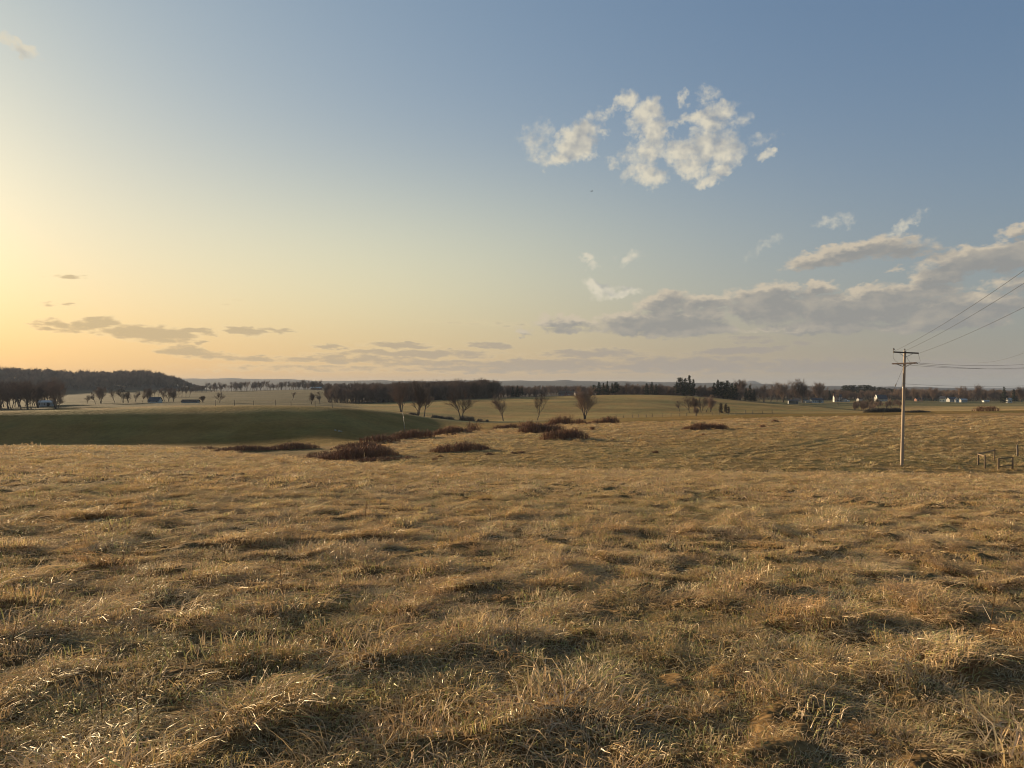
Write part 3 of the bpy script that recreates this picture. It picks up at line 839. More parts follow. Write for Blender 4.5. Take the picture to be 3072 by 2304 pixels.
def build_grass():
    src = []
    for i in range(5): src.append(clump("blades_near", 100 + i, 230, .28, .07, .20, .0046, .50, 2.2, .20, 4, .05, .14))     # 0-4 arching
    for i in range(4): src.append(clump("blades_lay", 110 + i, 230, .30, .10, .28, .0044, .22, .9, .40, 4, .04, .18))       # 5-8 flattened
    for i in range(3): src.append(clump("blades_turf", 120 + i, 200, .30, .04, .11, .0046, .38, 1.2, .15, 3, .24, .06))     # 9-11 low turf
    for i in range(3): src.append(clump("tuft", 126 + i, 130, .075, .11, .24, .0044, 1.0, 2.8, .12, 5, .03, .18))           # 12-14 tight tuft
    for i in range(2): src.append(weed("weed_stalk", 130 + i))                                                              # 15-16
    for i in range(4): src.append(clump("blades_mid", 140 + i, 150, .40, .08, .22, .009, .48, 2.0, .3, 3, .06, .14))        # 17-20
    for i in range(2): src.append(clump("turf_mid", 150 + i, 110, .40, .04, .11, .010, .65, 1.2, .2, 2, .22, .06))          # 21-22
    for i in range(4): src.append(clump("blades_far", 160 + i, 90, .55, .10, .24, .021, .55, 1.6, .35, 2, .06, .14))        # 23-26
    bands = [
        (1.0, 10, 15, 9, 3, 1.0, 'turf', 1), (1.0, 10, 11, 0, 5, 1.0, 'tall', 2), (1.0, 10, 10, 5, 4, 1.0, 'tall', 3), (1.6, 16, 2.6, 12, 3, 1.0, 'tuft', 31), (2.5, 14, .45, 15, 2, 1.0, 'weed', 4),
        (10, 20, 8, 9, 3, 1.1, 'turf', 5), (10, 20, 8, 0, 5, 1.05, 'tall', 6), (10, 20, 7, 5, 4, 1.05, 'tall', 7), (16, 34, 1.2, 12, 3, 1.1, 'tuft', 32),
        (20, 42, 2.6, 21, 2, 1.1, 'turf', 8), (20, 42, 6, 17, 4, 1.1, 'tall', 9),
        (42, 66, 3.8, 23, 4, 1.0, 'tall', 11)]
    P, RT, SC, IX, GN = lay_grass(bands)
    o = scatter('dry_grass', P, RT, SC, IX, src, {'green': GN})
    tag(o, 'dry straw coloured grass covering the near field in matted mounds', 'grass', kind='stuff')
    src2 = [clump("tussock", 170 + i, 70, .52, .14, .34, .032, .62, 1.5, .35, 2, .06, .14) for i in range(4)]
    bands2 = [(64, 100, 2.6, 0, 4, 1.0, 'tall', 21), (100, 200, 1.3, 0, 4, 1.35, 'tall', 22)]
    P, RT, SC, IX, GN = lay_grass(bands2)
    o2 = scatter('tussock_grass', P, RT, SC, IX, src2, {'green': GN})
    tag(o2, 'rough tan tussock grass on the field sloping up behind the pole', 'grass', kind='stuff')


build_grass()

# ---------------------------------------------------------------- trees and shrubs
M_BARK = material("bark", (.15, .115, .088), .95, .45, 3.0, .6, 14.0, .1, stretch=(1, 1, .25))
M_TWIG = material("twig", (.17, .117, .085), .95, .3, 2.0, spec=.1)
def vary(m, lo, hi):
    """every tree a little lighter or darker than the next"""
    N = NT(m.node_tree); b = N.n['Principled BSDF']; src = b.inputs['Base Color'].links[0].from_socket
    r = N.n.new('ShaderNodeObjectInfo').outputs['Random']
    N.l.new(N.vmath('SCALE', src, scale=N.ramp(r, 0.0, 1.0, lo, hi, smooth=False)), b.inputs['Base Color'])


vary(M_TWIG, .75, 1.7)
M_CANE = material("cane", (.30, .150, .082), .9, .45, 1.2, spec=.15, col2=(.18, .096, .056))
M_CANE_GREY = material("cane_grey", (.17, .14, .105), .9, .4, 1.2, spec=.15)
M_NEEDLE = material("needle", (.030, .042, .020), .85, .5, 1.5, spec=.2)
M_NEEDLE_BROWN = material("needle_brown", (.085, .05, .028), .85, .4, 1.5, spec=.2)


def bare_tree(seed, H=12.0, stems=1, spread=.55, first=.28, twigs=8, open_=1.0):
    """leafless tree: trunk with main limbs, and a crown of branches and twigs"""
    g = random.Random(seed); T = MB(); C = MB()
    def twig(p, d, l, w):
        a = d.cross(Vector((g.uniform(-1, 1), g.uniform(-1, 1), g.uniform(-1, 1))))
        if a.length < 1e-4: return
        a.normalize(); m = p + d * l * .55 + Vector((g.uniform(-1, 1), g.uniform(-1, 1), g.uniform(0, 1))) * l * .1
        e = p + d * l + Vector((g.uniform(-1, 1), g.uniform(-1, 1), g.uniform(0, 1.2))) * l * .18
        C.add([p - a * w, p + a * w, m + a * w * .7, m - a * w * .7, e], [(0, 1, 2, 3), (3, 2, 4)])
    def grow(p, d, L, r, lev):
        n = (6, 4, 3, 2)[lev]; pts = [p.copy()]; rad = [r]
        for i in range(n):
            d = (d + Vector((g.gauss(0, .13), g.gauss(0, .13), g.gauss(.05, .07))) * (1 + .35 * lev)).normalized()
            p = p + d * L / n; pts.append(p.copy()); rad.append(r * (1 - .8 * (i + 1) / n) + .012)
        (T if lev < 1 else C).tube(pts, rad, (6, 5, 3, 3)[lev], cap=False)
        nch = ((9, 12), (6, 8), (5, 7))[lev] if lev < 3 else (0, 0)
        if lev < 3:
            for c in range(g.randint(*nch)):
                f = g.uniform(first if lev == 0 else .2, .98); i = min(int(f * n), n - 1); t = f * n - i
                q = pts[i].lerp(pts[i + 1], t); ax = (pts[i + 1] - pts[i]).normalized()
                s = ax.orthogonal().normalized(); s.rotate(Matrix.Rotation(g.uniform(0, 6.283), 3, ax))
                sp = spread * 1.25 * g.uniform(.7, 1.35) * (1.15 - .5 * f if lev == 0 else 1)
                nd = (ax * math.cos(sp) + s * math.sin(sp) + Vector((0, 0, .22 * open_))).normalized()
                rr = max(.012, rad[min(i + 1, n)] * g.uniform(.45, .7))
                grow(q, nd, L * g.uniform(.45, .68) * (1.12 - .55 * f if lev == 0 else 1.0), rr, lev + 1)
        if lev >= 2:
            for c in range(twigs):
                f = g.uniform(.15, 1.0); i = min(int(f * n), n - 1)
                q = pts[i].lerp(pts[i + 1], f * n - i); ax = (pts[i + 1] - pts[i]).normalized()
                nd = (ax + Vector((g.uniform(-1, 1), g.uniform(-1, 1), g.uniform(-.4, 1))) * .8).normalized()
                twig(q, nd, L * g.uniform(.35, .75), .0068)
    for s in range(stems):
        a = 6.283 * s / stems + g.uniform(-.4, .4); o = .22 * (stems > 1)
        lean_ = .20 * (stems > 1)
        d = Vector((math.cos(a) * lean_, math.sin(a) * lean_, 1)).normalized()
        grow(Vector((math.cos(a) * o, math.sin(a) * o, -.25)), d, H * .80 * (1 if s == 0 else g.uniform(.8, .98)), H * .020 * (1 if stems == 1 else .75), 0)
    return T.mesh("trunk", M_BARK, True), C.mesh("crown", M_TWIG)


def pine_tree(seed, H=13.0, wid=.22, base=.12, round_=0.0, mat=None):
    """evergreen: trunk and whorls of drooping branches covered in needle tufts"""
    g = random.Random(seed); T = MB(); C = MB()
    T.tube([(0, 0, -.3), (0, 0, H * .5), (g.uniform(-.2, .2), 0, H * .97)], [H * .018, H * .012, .03], 6)
    z = H * base
    while z < H * .985:
        f = (z / H - base) / (1 - base)
        prof = (1 - f) ** .8 * (1 - round_) + round_ * math.sqrt(max(0, 1 - (2 * f - .9) ** 2 * .85))
        Rr = H * wid * prof * g.uniform(.8, 1.15) + .12
        for b in range(g.randint(5, 8)):
            a = g.uniform(0, 6.283); L = Rr * g.uniform(.65, 1.2); dz = g.uniform(-.18, .16) * L
            C.tube([(0, 0, z), (math.cos(a) * L, math.sin(a) * L, z + dz)], [.03, .01], 3, cap=False)
            for t in range(max(4, int(L * 5))):
                q = g.uniform(.18, 1.08); c = Vector((math.cos(a) * L * q, math.sin(a) * L * q, z + dz * q)) + Vector((g.gauss(0, .14), g.gauss(0, .14), g.gauss(0, .13))) * (1 + .5 * L * .3)
                s = g.uniform(.22, .46)
                u = Vector((g.gauss(0, 1), g.gauss(0, 1), g.gauss(0, .6))).normalized(); v = u.orthogonal().normalized()
                v.rotate(Matrix.Rotation(g.uniform(0, 6.283), 3, u))
                C.add([c - u * s, c + v * s * .55, c + u * s, c - v * s * .5], [(0, 1, 2, 3)])
        z += H * g.uniform(.028, .05)
    return T.mesh("trunk", M_BARK, True), C.mesh("crown", mat or M_NEEDLE)


def thicket_mesh(seed, L, W, H, n, mat, width=.022, lumps=5):
    """tangle of arching canes, L long, W deep, H high"""
    g = np.random.default_rng(seed)
    V = []; F = []
    cx = g.uniform(-.8, .8, lumps) * L / 2; ch = g.uniform(.55, 1.0, lumps)
    for i in range(n):
        while True:
            u, v = g.uniform(-1, 1, 2)
            if u * u + v * v < 1: break
        x = u * L / 2; y = v * W / 2
        edge = math.sqrt(max(.04, 1 - (u * u + v * v)))
        lump = np.max(ch * np.exp(-((x - cx) / (L * .22)) ** 2))
        h = H * (0.62 + .38 * lump) * edge ** .6 * g.uniform(.65, 1.1)
        a = g.uniform(0, 6.283); reach = h * g.uniform(.15, .8)
        d = np.array([math.cos(a), math.sin(a), 0]); s = np.array([-math.sin(a), math.cos(a), 0])
        w = width * g.uniform(.6, 1.4)
        p = np.array([x, y, -.1]); b = len(V)
        ps = [p, p + d * reach * .3 + [0, 0, h * .65], p + d * reach * .75 + [0, 0, h], p + d * reach * 1.3 + [0, 0, h * g.uniform(.6, .95)]]
        for j, q in enumerate(ps):
            ww = w * (1 - .25 * j); tw = g.normal(0, .3)
            V.append(q - s * ww + d * tw * ww); V.append(q + s * ww - d * tw * ww)
        for j in range(3): F.append((b + 2 * j, b + 2 * j + 1, b + 2 * j + 3, b + 2 * j + 2))
        for k in range(3):   # side sprays
            q = ps[1] + (ps[3] - ps[1]) * g.uniform(0, 1); dd = g.normal(0, 1, 3); dd[2] = abs(dd[2]) * .8; dd /= np.linalg.norm(dd)
            l = h * g.uniform(.12, .35); o = np.cross(dd, g.normal(0, 1, 3)); o /= np.linalg.norm(o) + 1e-9
            b = len(V); V += [q - o * w * .5, q + o * w * .5, q + dd * l + o * w * .25, q + dd * l - o * w * .25]
            F.append((b, b + 1, b + 2, b + 3))
    return mesh_np("canes", np.array(V), np.array(F), mat)


TREES = [bare_tree(11, 12, 1, .5, .2), bare_tree(12, 12, 1, .55, .15), bare_tree(13, 12, 3, .42, .2), bare_tree(14, 12, 2, .5, .2), bare_tree(15, 12, 1, .48, .25, 7), bare_tree(16, 12, 4, .36, .22)]
SLIM = [bare_tree(21, 12, 1, .36, .25, 6), bare_tree(22, 12, 1, .34, .3, 6), bare_tree(23, 12, 1, .4, .2, 6)]
PINES = [pine_tree(31, 12), pine_tree(32, 12, .26, .08), pine_tree(33, 12, .20, .2), pine_tree(34, 12, .30, .22, .75), pine_tree(35, 12, .28, .05, .35)]
BROWN_PINE = pine_tree(36, 12, .2, .05, .5, M_NEEDLE_BROWN)
_tr = random.Random(5)


def plant_tree(name, kit, px, H, label, group, d=None, py=None, cat='tree', rz=None, sx=1.0):
    """tree of height H (metres) standing on a bearing; kit is (trunk, crown)"""
    if d is None:
        x, d = hit(px, py)
    else:
        x = (px - CX) / FPX * d
    e = empty(name, (x, d, land1(x, d)), _tr.uniform(0, 6.28) if rz is None else rz, 1.0)
    s = H / 12.0; sx *= 1.12 if kit in TREES else 1.0; e.scale = (s * sx, s * sx, s)
    obj('trunk', kit[0], e); obj('crown', kit[1], e)
    tag(e, label, cat, group)
    return e


def thicket(px0, px1, base, top, label, seed, mat=None, deep=.45, name='shrub_thicket', group=None, d=None, dens=1.0, rz=0.0):
    pxc = (px0 + px1) / 2
    if d is None: x, d = hit(pxc, base)
    else: x = (pxc - CX) / FPX * d
    L = 1.25 * (px1 - px0) / FPX * d; W = max(min(L * deep, 6.0), (base - top) / FPX * d * .9)
    y = d + W * .42
    H = max(.4, .94 * (EYE + (HY - top) / FPX * y - land1(x, y)))
    n = int(np.clip(L * W * 26 * dens, 90, 2600))
    me = thicket_mesh(seed, L, W, H * 1.12, n, mat or M_CANE, .016 + d * .00012)
    # rest the tangle on the slope below it
    co = np.empty(len(me.vertices) * 3, np.float32); me.vertices.foreach_get('co', co); co = co.reshape(-1, 3)
    ca, sa = math.cos(rz), math.sin(rz)
    wx = x + co[:, 0] * ca - co[:, 1] * sa; wy = y + co[:, 0] * sa + co[:, 1] * ca
    z0 = land1(x, y); zb, k = base_z(wx, wy); co[:, 2] += zb - z0
    me.vertices.foreach_set('co', co.ravel()); me.update()
    o = obj(name, me, None, (x, y, z0), rz)
    tag(o, label, 'shrub', group)
    return o


def build_trees():
    T = TREES
    # trees standing in the open along the far fence line
    plant_tree('bare_tree', T[5], 1204, 12.0, 'many stemmed bare tree at the right end of the dark green hill', 'bare trees along the far fence line', py=1236.5, rz=.4)
    plant_tree('bare_tree', T[2], 1254, 11.0, 'three stemmed bare tree left of its slender neighbour before the dark wood', 'bare trees along the far fence line', d=292, rz=1.0)
    plant_tree('bare_tree', T[0], 1272, 10.8, 'slender bare tree just right of the three stemmed one before the dark wood', 'bare trees along the far fence line', d=292)
    plant_tree('bare_tree', T[3], 1384, 12.0, 'forked bare tree with a long low left limb before the dark wood', 'bare trees along the far fence line', d=296, rz=.2)
    plant_tree('bare_tree', T[1], 1510, 9.6, 'round crowned bare tree, the left one of the pair before the olive field', 'bare trees along the far fence line', d=296)
    plant_tree('bare_tree', T[4], 1613, 9.2, 'round crowned bare tree, the right one of the pair before the olive field', 'bare trees along the far fence line', d=300)
    plant_tree('bare_tree', T[5], 1754, 12.2, 'vase shaped bare tree with several upright stems before the olive field', 'bare trees along the far fence line', d=306, rz=2.0)
    plant_tree('bare_tree', T[2], 2089, 3.6, 'small bushy bare tree at the fence behind the tan field crest', 'bare trees along the far fence line', d=318)
    for i, (px, h, d) in enumerate(((2040, 5.0, 345), (2068, 7.4, 342), (2082, 6.2, 346), (2104, 6.8, 343), (2118, 7.0, 345), (2132, 6.0, 347))):
        plant_tree('bare_tree', T[i % 6], px, h, ('leftmost', 'second', 'third', 'fourth', 'fifth', 'rightmost')[i] + ' of six grey brown bare trees on the right slope of the olive field', 'bare trees on the right slope of the olive field', d=d)
    for px, h in ((2163, 4.6), (2178, 4.4), (2186, 3.0)):
        plant_tree('cedar_tree', BROWN_PINE, px, h, 'small brownish cedar on the right slope of the olive field', 'small cedars on the olive field', d=340, sx=1.2)
    # left clump by the farmhouse
    g = random.Random(3)
    for i in range(30):
        px = -110 + i * 9.6 + g.uniform(-5, 5)
        if 120 < px < 160: d = 400
        else: d = g.uniform(318, 400)
        plant_tree('bare_tree', T[i % 6], px, g.uniform(8.5, 12.5), 'tall bare tree in the grove at the left edge, around the pale farmhouse', 'grove at the left edge', d=d)
    plant_tree('bare_tree', T[1], 176, 4.6, 'low round bare bush tree at the right end of the left grove', None, d=338, sx=1.3)
    # hedgerow beyond the green hill on the left
    for i, (px, h, d) in enumerate(((262, 4.4, 405), (287, 6.0, 400), (303, 8.0, 398), (345, 6.4, 402), (370, 7.4, 400), (385, 5.5, 404), (405, 5.8, 410), (428, 5.6, 415), (445, 7.0, 420), (495, 5.6, 425), (505, 7.2, 428), (520, 5.8, 425))):
        plant_tree('bare_tree', T[(i * 5 + 1) % 6], px, h, ('first', 'second', 'third', 'fourth', 'fifth', 'sixth', 'seventh', 'eighth', 'ninth', 'tenth', 'eleventh', 'last')[i] + ' bare tree from the left in the row around the slate roofed shed', 'row of bare trees beyond the green hill', d=d)
    for i in range(12):
        plant_tree('slim_tree', SLIM[i % 3], 452 + i * 10.5 + g.uniform(-4, 4), g.uniform(5.5, 8), 'slim young bare tree on the slope below the wooded hill', 'slim trees below the wooded hill', d=600 + g.uniform(-15, 15))
    plant_tree('bare_tree', T[3], 659, 5.0, 'gnarled lone bare tree behind the crest of the green hill', None, d=385, rz=1.2)
    plant_tree('bare_tree', T[5], 609, 3.2, 'low bare bush left of the gnarled lone tree', None, d=388, sx=1.4)
    plant_tree('bare_tree', T[4], 877, 4.6, 'small rounded bare tree alone in the far left pasture', None, d=470)
    plant_tree('bare_tree', T[2], 934, 5.0, 'thin low bare tree left of the dark wood by the fence', None, d=375)
    plant_tree('bare_tree', T[0], 960, 6.0, 'single bare tree at the left edge of the dark wood', None, d=370)
    # row on the ridge below the blue hills
    for i in range(64):
        px = 556 + i * 6.5 + g.uniform(-4, 4)
        plant_tree('slim_tree', (SLIM + T)[i % 9], px, g.uniform(6.5, 10.5) * (1.0 if px > 600 else .8), 'bare tree in the thin row on the ridge below the blue hills', 'ridge row below the blue hills', d=g.uniform(845, 880))
    # front of the dark wood
    for i in range(46):
        px = 992 + i * 10.4 + g.uniform(-5, 5); dd = 452 + 10 * g.uniform(0, 1)
        plant_tree('wood_tree', (SLIM + T + SLIM)[i % 12], px, g.uniform(6.6, 11.0) * (0.85 if px < 1040 else 1), 'bare tree in the front row of the dark wood in the middle', 'front row of the dark wood', d=dd)
    # evergreens along the skyline behind the olive field
    ev = [(1538, 8, 500), (1552, 9, 505), (1566, 7.5, 500), (1783, 7.5, 470), (1797, 9.5, 474), (1810, 8.5, 468), (1822, 10, 475), (1836, 8.6, 470), (1849, 9.4, 474), (1940, 8.6, 480), (1956, 9.6, 482), (1968, 8.2, 484)]
    for i, (px, h, d) in enumerate(ev):
        lab = 'dark evergreen in the trio left of the olive field crest' if px < 1600 else ('dark evergreen in the dense clump on the crest of the olive field' if px < 1900 else 'dark evergreen between the clump and the tall pines on the skyline')
        plant_tree('evergreen_tree', PINES[i % 5], px, h * .88, lab, 'evergreens on the skyline, %s' % ('left' if px < 1600 else 'clump' if px < 1900 else 'middle'), d=d)
    for i, (px, h, d) in enumerate(((2030, 8.5, 470), (2042, 11.5, 472), (2056, 11, 468), (2068, 13, 474), (2080, 10.5, 470))):
        plant_tree('pine_tree', PINES[(i + 2) % 5], px, h, 'tall dark pine behind the grey clump on the right slope of the olive field', 'tall pines on the right slope of the olive field', d=d)
    for i, (px, h, d) in enumerate(((2142, 9, 455), (2154, 11, 460), (2168, 10.5, 456), (2182, 11.5, 462), (2196, 10, 458), (2206, 9.5, 464))):
        plant_tree('pine_tree', PINES[(i + 1) % 5], px, h, 'dark pine in the thick group at the foot of the olive field', 'thick pine group at the foot of the olive field', d=d, sx=1.15)
    for px, h, d in ((2238, 7.5, 450), (2250, 9.5, 455), (2262, 7.0, 452)):
        plant_tree('pine_tree', PINES[1], px, h, 'dark pine in the small group right of the thick pine group', 'small pine group', d=d)
    plant_tree('pine_tree', PINES[1], 3012, 13.0, 'tall dark spruce at the right edge beyond the tan field, left one', None, d=610)
    plant_tree('pine_tree', PINES[2], 3042, 11.0, 'tall dark spruce at the right edge beyond the tan field, right one', None, d=612, sx=1.25)
    for i, (px, h, d) in enumerate(((2488, 9, 700), (2500, 8, 705), (2632, 6.0, 470))):
        plant_tree('pine_tree', PINES[i], px, h, ('pointed evergreen on the skyline above the two storey white house', 'lower pointed evergreen on the skyline above the two storey white house', 'dark conical evergreen below the big roofed house')[i], None, d=d)
    for i in range(11):
        px = 2536 + i * 14.5 + g.uniform(-3, 3); h = 12.5 if i < 6 else 11.0 - .6 * (i - 6)
        plant_tree('round_pine', PINES[3], px, h * 1.12, ('first', 'second', 'third', 'fourth', 'fifth', 'sixth', 'seventh', 'eighth', 'ninth', 'tenth', 'last')[i] + ' round topped pine from the left along the wooded rise at right', 'round topped pines on the wooded rise', d=760 + g.uniform(-15, 15), sx=1.25)
    # large bare trees round the houses on the right
    big = [(2205, 13, 560), (2220, 15, 565), (2236, 14, 570), (2275, 11, 560), (2292, 12, 575), (2312, 14.5, 600), (2330, 15, 605), (2350, 14, 600), (2372, 16.5, 610), (2392, 15, 612), (2408, 15.5, 605),
           (2428, 12, 610), (2440, 15.5, 640), (2456, 15, 640), (2470, 13, 650), (2690, 10, 600), (2712, 11.5, 620), (2740, 11, 640), (2765, 10, 640), (2800, 11, 660), (2870, 12, 700), (2890, 12.5, 705), (2930, 12.5, 700), (2950, 14, 705), (2985, 11, 690), (3062, 12, 640)]
    near = ['left one of three tall bare trees right of the thick pine group', 'middle one of three tall bare trees right of the thick pine group', 'right one of three tall bare trees right of the thick pine group',
            'bare tree just right of the small pine group', 'bare tree next but one right of the small pine group', 'left one of three bare trees left of the open fronted shed', 'middle one of three bare trees left of the open fronted shed',
            'right one of three bare trees left of the open fronted shed', 'tallest bare tree, above the open fronted shed', 'tall bare tree above the grey roofed white house', 'tall bare tree above the narrow bright white gable',
            'lower bare tree above the left end of the long white house', 'tall bare tree above the middle of the long white house', 'tall bare tree above the right end of the long white house', 'bare tree between the long white and the two storey house',
            'bare tree just left of the utility pole among the far houses', 'bare tree just right of the utility pole among the far houses', 'bare tree above the low brown house, left one', 'bare tree above the low brown house, right one',
            'bare tree left of the tall cream gabled house', 'tall bare tree above the white gabled house', 'tall bare tree above the long low garage', 'bare tree left of the low pale roofed shed', 'tall bare tree above the low pale roofed shed', 'bare tree right of the low pale roofed shed', 'bare tree at the right edge beside the spruces']
    for i, (px, h, d) in enumerate(big):
        plant_tree('bare_tree', T[(i * 5) % 6], px, h, near[i], 'tall bare trees among the right hand houses', d=d)
    plant_tree('bare_tree', T[4], 2514, 7.5, 'small greenish bare tree below the two storey white house', None, d=470)
    # masses that nobody could count
    def mass(name, label, pts, kits, hmin, hmax, seed, taper=None):
        g2 = np.random.default_rng(seed); P = np.array(pts); n = len(P)
        z = land(P[:, 0], P[:, 1]); s = g2.uniform(hmin, hmax, n) / 12.0
        if taper: s = s * taper(CX + FPX * P[:, 0] / P[:, 1])
        src = []
        for t_, c_ in kits: src += [t_, c_]
        k = g2.integers(0, len(kits), n); rot = np.zeros((n, 3)); rot[:, 2] = g2.uniform(0, 6.28, n)
        P3 = np.stack([P[:, 0], P[:, 1], z], 1); s3 = np.stack([s, s, s], 1)
        o = scatter(name, np.concatenate([P3, P3]), np.concatenate([rot, rot]), np.concatenate([s3, s3]), np.concatenate([2 * k, 2 * k + 1]), src)
        tag(o, label, 'wood', kind='stuff')
    def region(px0, px1, dfun0, dfun1, n, seed):
        g2 = np.random.default_rng(seed); px = g2.uniform(px0, px1, n); f = g2.uniform(0, 1, n)
        d = dfun0(px) + f * (dfun1(px) - dfun0(px)); return list(zip((px - CX) / FPX * d, d))
    hill = region(-330, 612, lambda p: 960 + 60 * np.clip((p - 330) / 280, 0, 1) + 30 * perlin(p / 60, p * 0, 3), lambda p: 0 * p + 1200, 1700, 41)
    mass('hill_wood', 'bare grey brown wood covering the hill on the left skyline', hill, TREES, 8.5, 15.5, 1, lambda p: (1 - .72 * sstep(470, 620, p)) * (1 + .12 * perlin(p / 30.0, p * 0 + .7, 8)))
    dark = region(1060, 1490, lambda p: 0 * p + 462, lambda p: 0 * p + 560, 720, 42) + region(985, 1070, lambda p: 0 * p + 462, lambda p: 0 * p + 500, 60, 43)
    mass('dark_wood', 'dense dark bare wood behind the olive field in the middle', dark, TREES + SLIM, 6.8, 11.2, 2, lambda p: .94 + .10 * perlin(p / 38.0, p * 0 + .4, 7))
    back = region(900, 1180, lambda p: 0 * p + 870, lambda p: 0 * p + 1000, 130, 44) + region(1470, 1640, lambda p: 0 * p + 520, lambda p: 0 * p + 640, 120, 45) + region(1640, 1790, lambda p: 0 * p + 700, lambda p: 0 * p + 820, 120, 46) \
        + region(1790, 2220, lambda p: 0 * p + 500, lambda p: 0 * p + 620, 420, 47)
    mass('far_treeline', 'hazy row of low bare trees along the skyline behind the olive field', back, TREES + SLIM, 5.0, 8.5, 3)
    rgt = region(2200, 2480, lambda p: 0 * p + 690, lambda p: 0 * p + 800, 260, 48) + region(2470, 2720, lambda p: 0 * p + 690, lambda p: 0 * p + 800, 260, 49) + region(2690, 3200, lambda p: 0 * p + 680, lambda p: 0 * p + 860, 620, 50)
    mass('house_wood', 'bare brown wood rising behind the houses on the right', rgt, TREES + SLIM, 4.8, 8.8, 4)
    low = region(2560, 2700, lambda p: 0 * p + 430, lambda p: 0 * p + 520, 60, 51) + region(2560, 2620, lambda p: 0 * p + 380, lambda p: 0 * p + 430, 20, 52)
    mass('brush', 'grey brown brush in the dip before the houses on the right', low, TREES, 2.2, 4.2, 5)


def build_shrubs():
    W = 'brown thickets in the swale'
    thicket(960, 1168, 1381, 1333, 'largest russet thicket in the swale below the near brow', 61, deep=.4)
    thicket(1000, 1132, 1350, 1322, 'russet thicket just behind the largest one in the swale', 62, deep=.4)
    thicket(1020, 1236, 1387, 1364, 'low front strip of brown brush along the near brow', 63, deep=.22)
    thicket(905, 1010, 1378, 1356, 'low brown brush at the left foot of the largest thicket', 64, deep=.3)
    thicket(1080, 1190, 1322, 1297, 'left piece of the russet hedge along the gully', 65, deep=.3, d=122)
    thicket(1170, 1290, 1312, 1284, 'middle piece of the russet hedge along the gully', 66, deep=.3, d=130)
    thicket(1270, 1400, 1297, 1277, 'right piece of the russet hedge along the gully', 67, deep=.3, d=143)
    thicket(650, 800, 1354, 1331, 'dark brown thicket at the foot of the green hill, left of two', 68, deep=.35, d=112)
    thicket(790, 935, 1352, 1324, 'dark brown thicket at the foot of the green hill, right of two', 69, deep=.35, d=113)
    thicket(925, 1020, 1368, 1347, 'brown brush joining the dark thickets to the largest one', 85, deep=.3)
    thicket(560, 665, 1352, 1335, 'low brown brush at the left end of the dark thickets', 86, deep=.3, d=110)
    thicket(480, 700, 1352, 1339, 'thin brown brush strip peeping over the near brow on the left', 70, deep=.12, d=106)
    thicket(1298, 1456, 1357, 1321, 'long brown thicket in the tan field left of the round one', 71, deep=.4)
    thicket(1636, 1757, 1321, 1281, 'large rounded reddish brown thicket in the middle of the tan field', 72, deep=.5)
    thicket(1566, 1682, 1300, 1263, 'brown thicket directly behind the large rounded one', 73, deep=.45)
    thicket(1624, 1712, 1272, 1248, 'dark thicket at the crest behind the two big thickets', 74, deep=.4, d=176)
    thicket(1714, 1757, 1269, 1254, 'small dark thicket at the crest below the vase shaped tree', 75, deep=.5, d=178)
    thicket(1756, 1812, 1268, 1257, 'lowest dark scrub at the crest between two thickets', 76, deep=.4, d=180)
    thicket(1802, 1854, 1266, 1245, 'reddish thicket at the crest by the end of the fence', 77, deep=.5, d=180)
    thicket(2062, 2180, 1290, 1266, 'flat topped orange brown thicket alone on the right tan field', 78, deep=.35)
    thicket(1478, 1548, 1280, 1264, 'dark low thicket at the crest below the left round crowned tree', 79, deep=.4, d=158)
    thicket(1400, 1434, 1281, 1257, 'rounded brown bush at the end of the gully hedge', 80, deep=.8, d=162)
    thicket(1548, 1600, 1274, 1257, 'brown scrub left of the thicket behind the rounded one', 81, deep=.4, d=170)
    thicket(2608, 2706, 1240, 1221, 'grey green brush below the big roofed house', 82, M_CANE_GREY, .3, d=262)
    thicket(2720, 2792, 1239, 1230, 'low dark brush right of the utility pole at the field edge', 83, M_CANE_GREY, .3, d=250)
    thicket(2930, 3000, 1236, 1217, 'reddish saplings at the far edge of the right tan field', 84, M_CANE, .3, d=255, dens=.35)
    # hedge along the far fence line
    for i, (a, b, t) in enumerate(((1225, 1252, 1232), (1296, 1332, 1240), (1336, 1362, 1242), (1376, 1398, 1240), (1398, 1422, 1242), (1432, 1450, 1250), (1456, 1466, 1252))):
        thicket(a, b, 1248 + (a - 1225) * .06, t + 3, 'low dark scrub in the line along the field edge between the lone bare trees', 90 + i, M_CANE_GREY, .5, d=286, group='scrub along the far field edge')
    sm = [(1340, 1308, 14, 8), (1362, 1306, 20, 11), (1464, 1301, 14, 9), (1305, 1383, 14, 14), (1316, 1374, 22, 10), (1467, 1366, 26, 10), (1545, 1362, 22, 12), (1566, 1360, 14, 10), (1850, 1275, 12, 9), (2290, 1283, 16, 14), (2328, 1266, 18, 10), (1968, 1361, 16, 12),
          (1160, 1325, 20, 10), (1778, 1290, 10, 14), (2110, 1306, 10, 4), (1838, 1322, 12, 7)]
    b_ = 'small dark bramble bush '
    where = [b_ + w_ for w_ in ('above the long brown thicket, left of two', 'above the long brown thicket, right of two', 'between the gully hedge and the large rounded thicket', 'on the tan field right of the low front strip, nearer one', 'on the tan field right of the low front strip, farther one',
             'on the tan field below the long brown thicket', 'below the large rounded thicket, left of two', 'below the large rounded thicket, right of two', 'near the crest right of the reddish thicket', 'right of the flat topped thicket, lower one', 'right of the flat topped thicket, upper one',
             'alone low on the tan field below the flat topped thicket', 'above the largest russet thicket in the swale', 'just right of the large rounded thicket', 'just below the flat topped thicket', 'well right of the large rounded thicket')]
    for i, (px, by, w, h) in enumerate(sm):
        thicket(px - w / 2, px + w / 2, by, by - h, where[i], 120 + i, M_CANE, .8, name='bramble_bush', group='small bramble bushes on the tan field', dens=2.5)


build_trees()
build_shrubs()

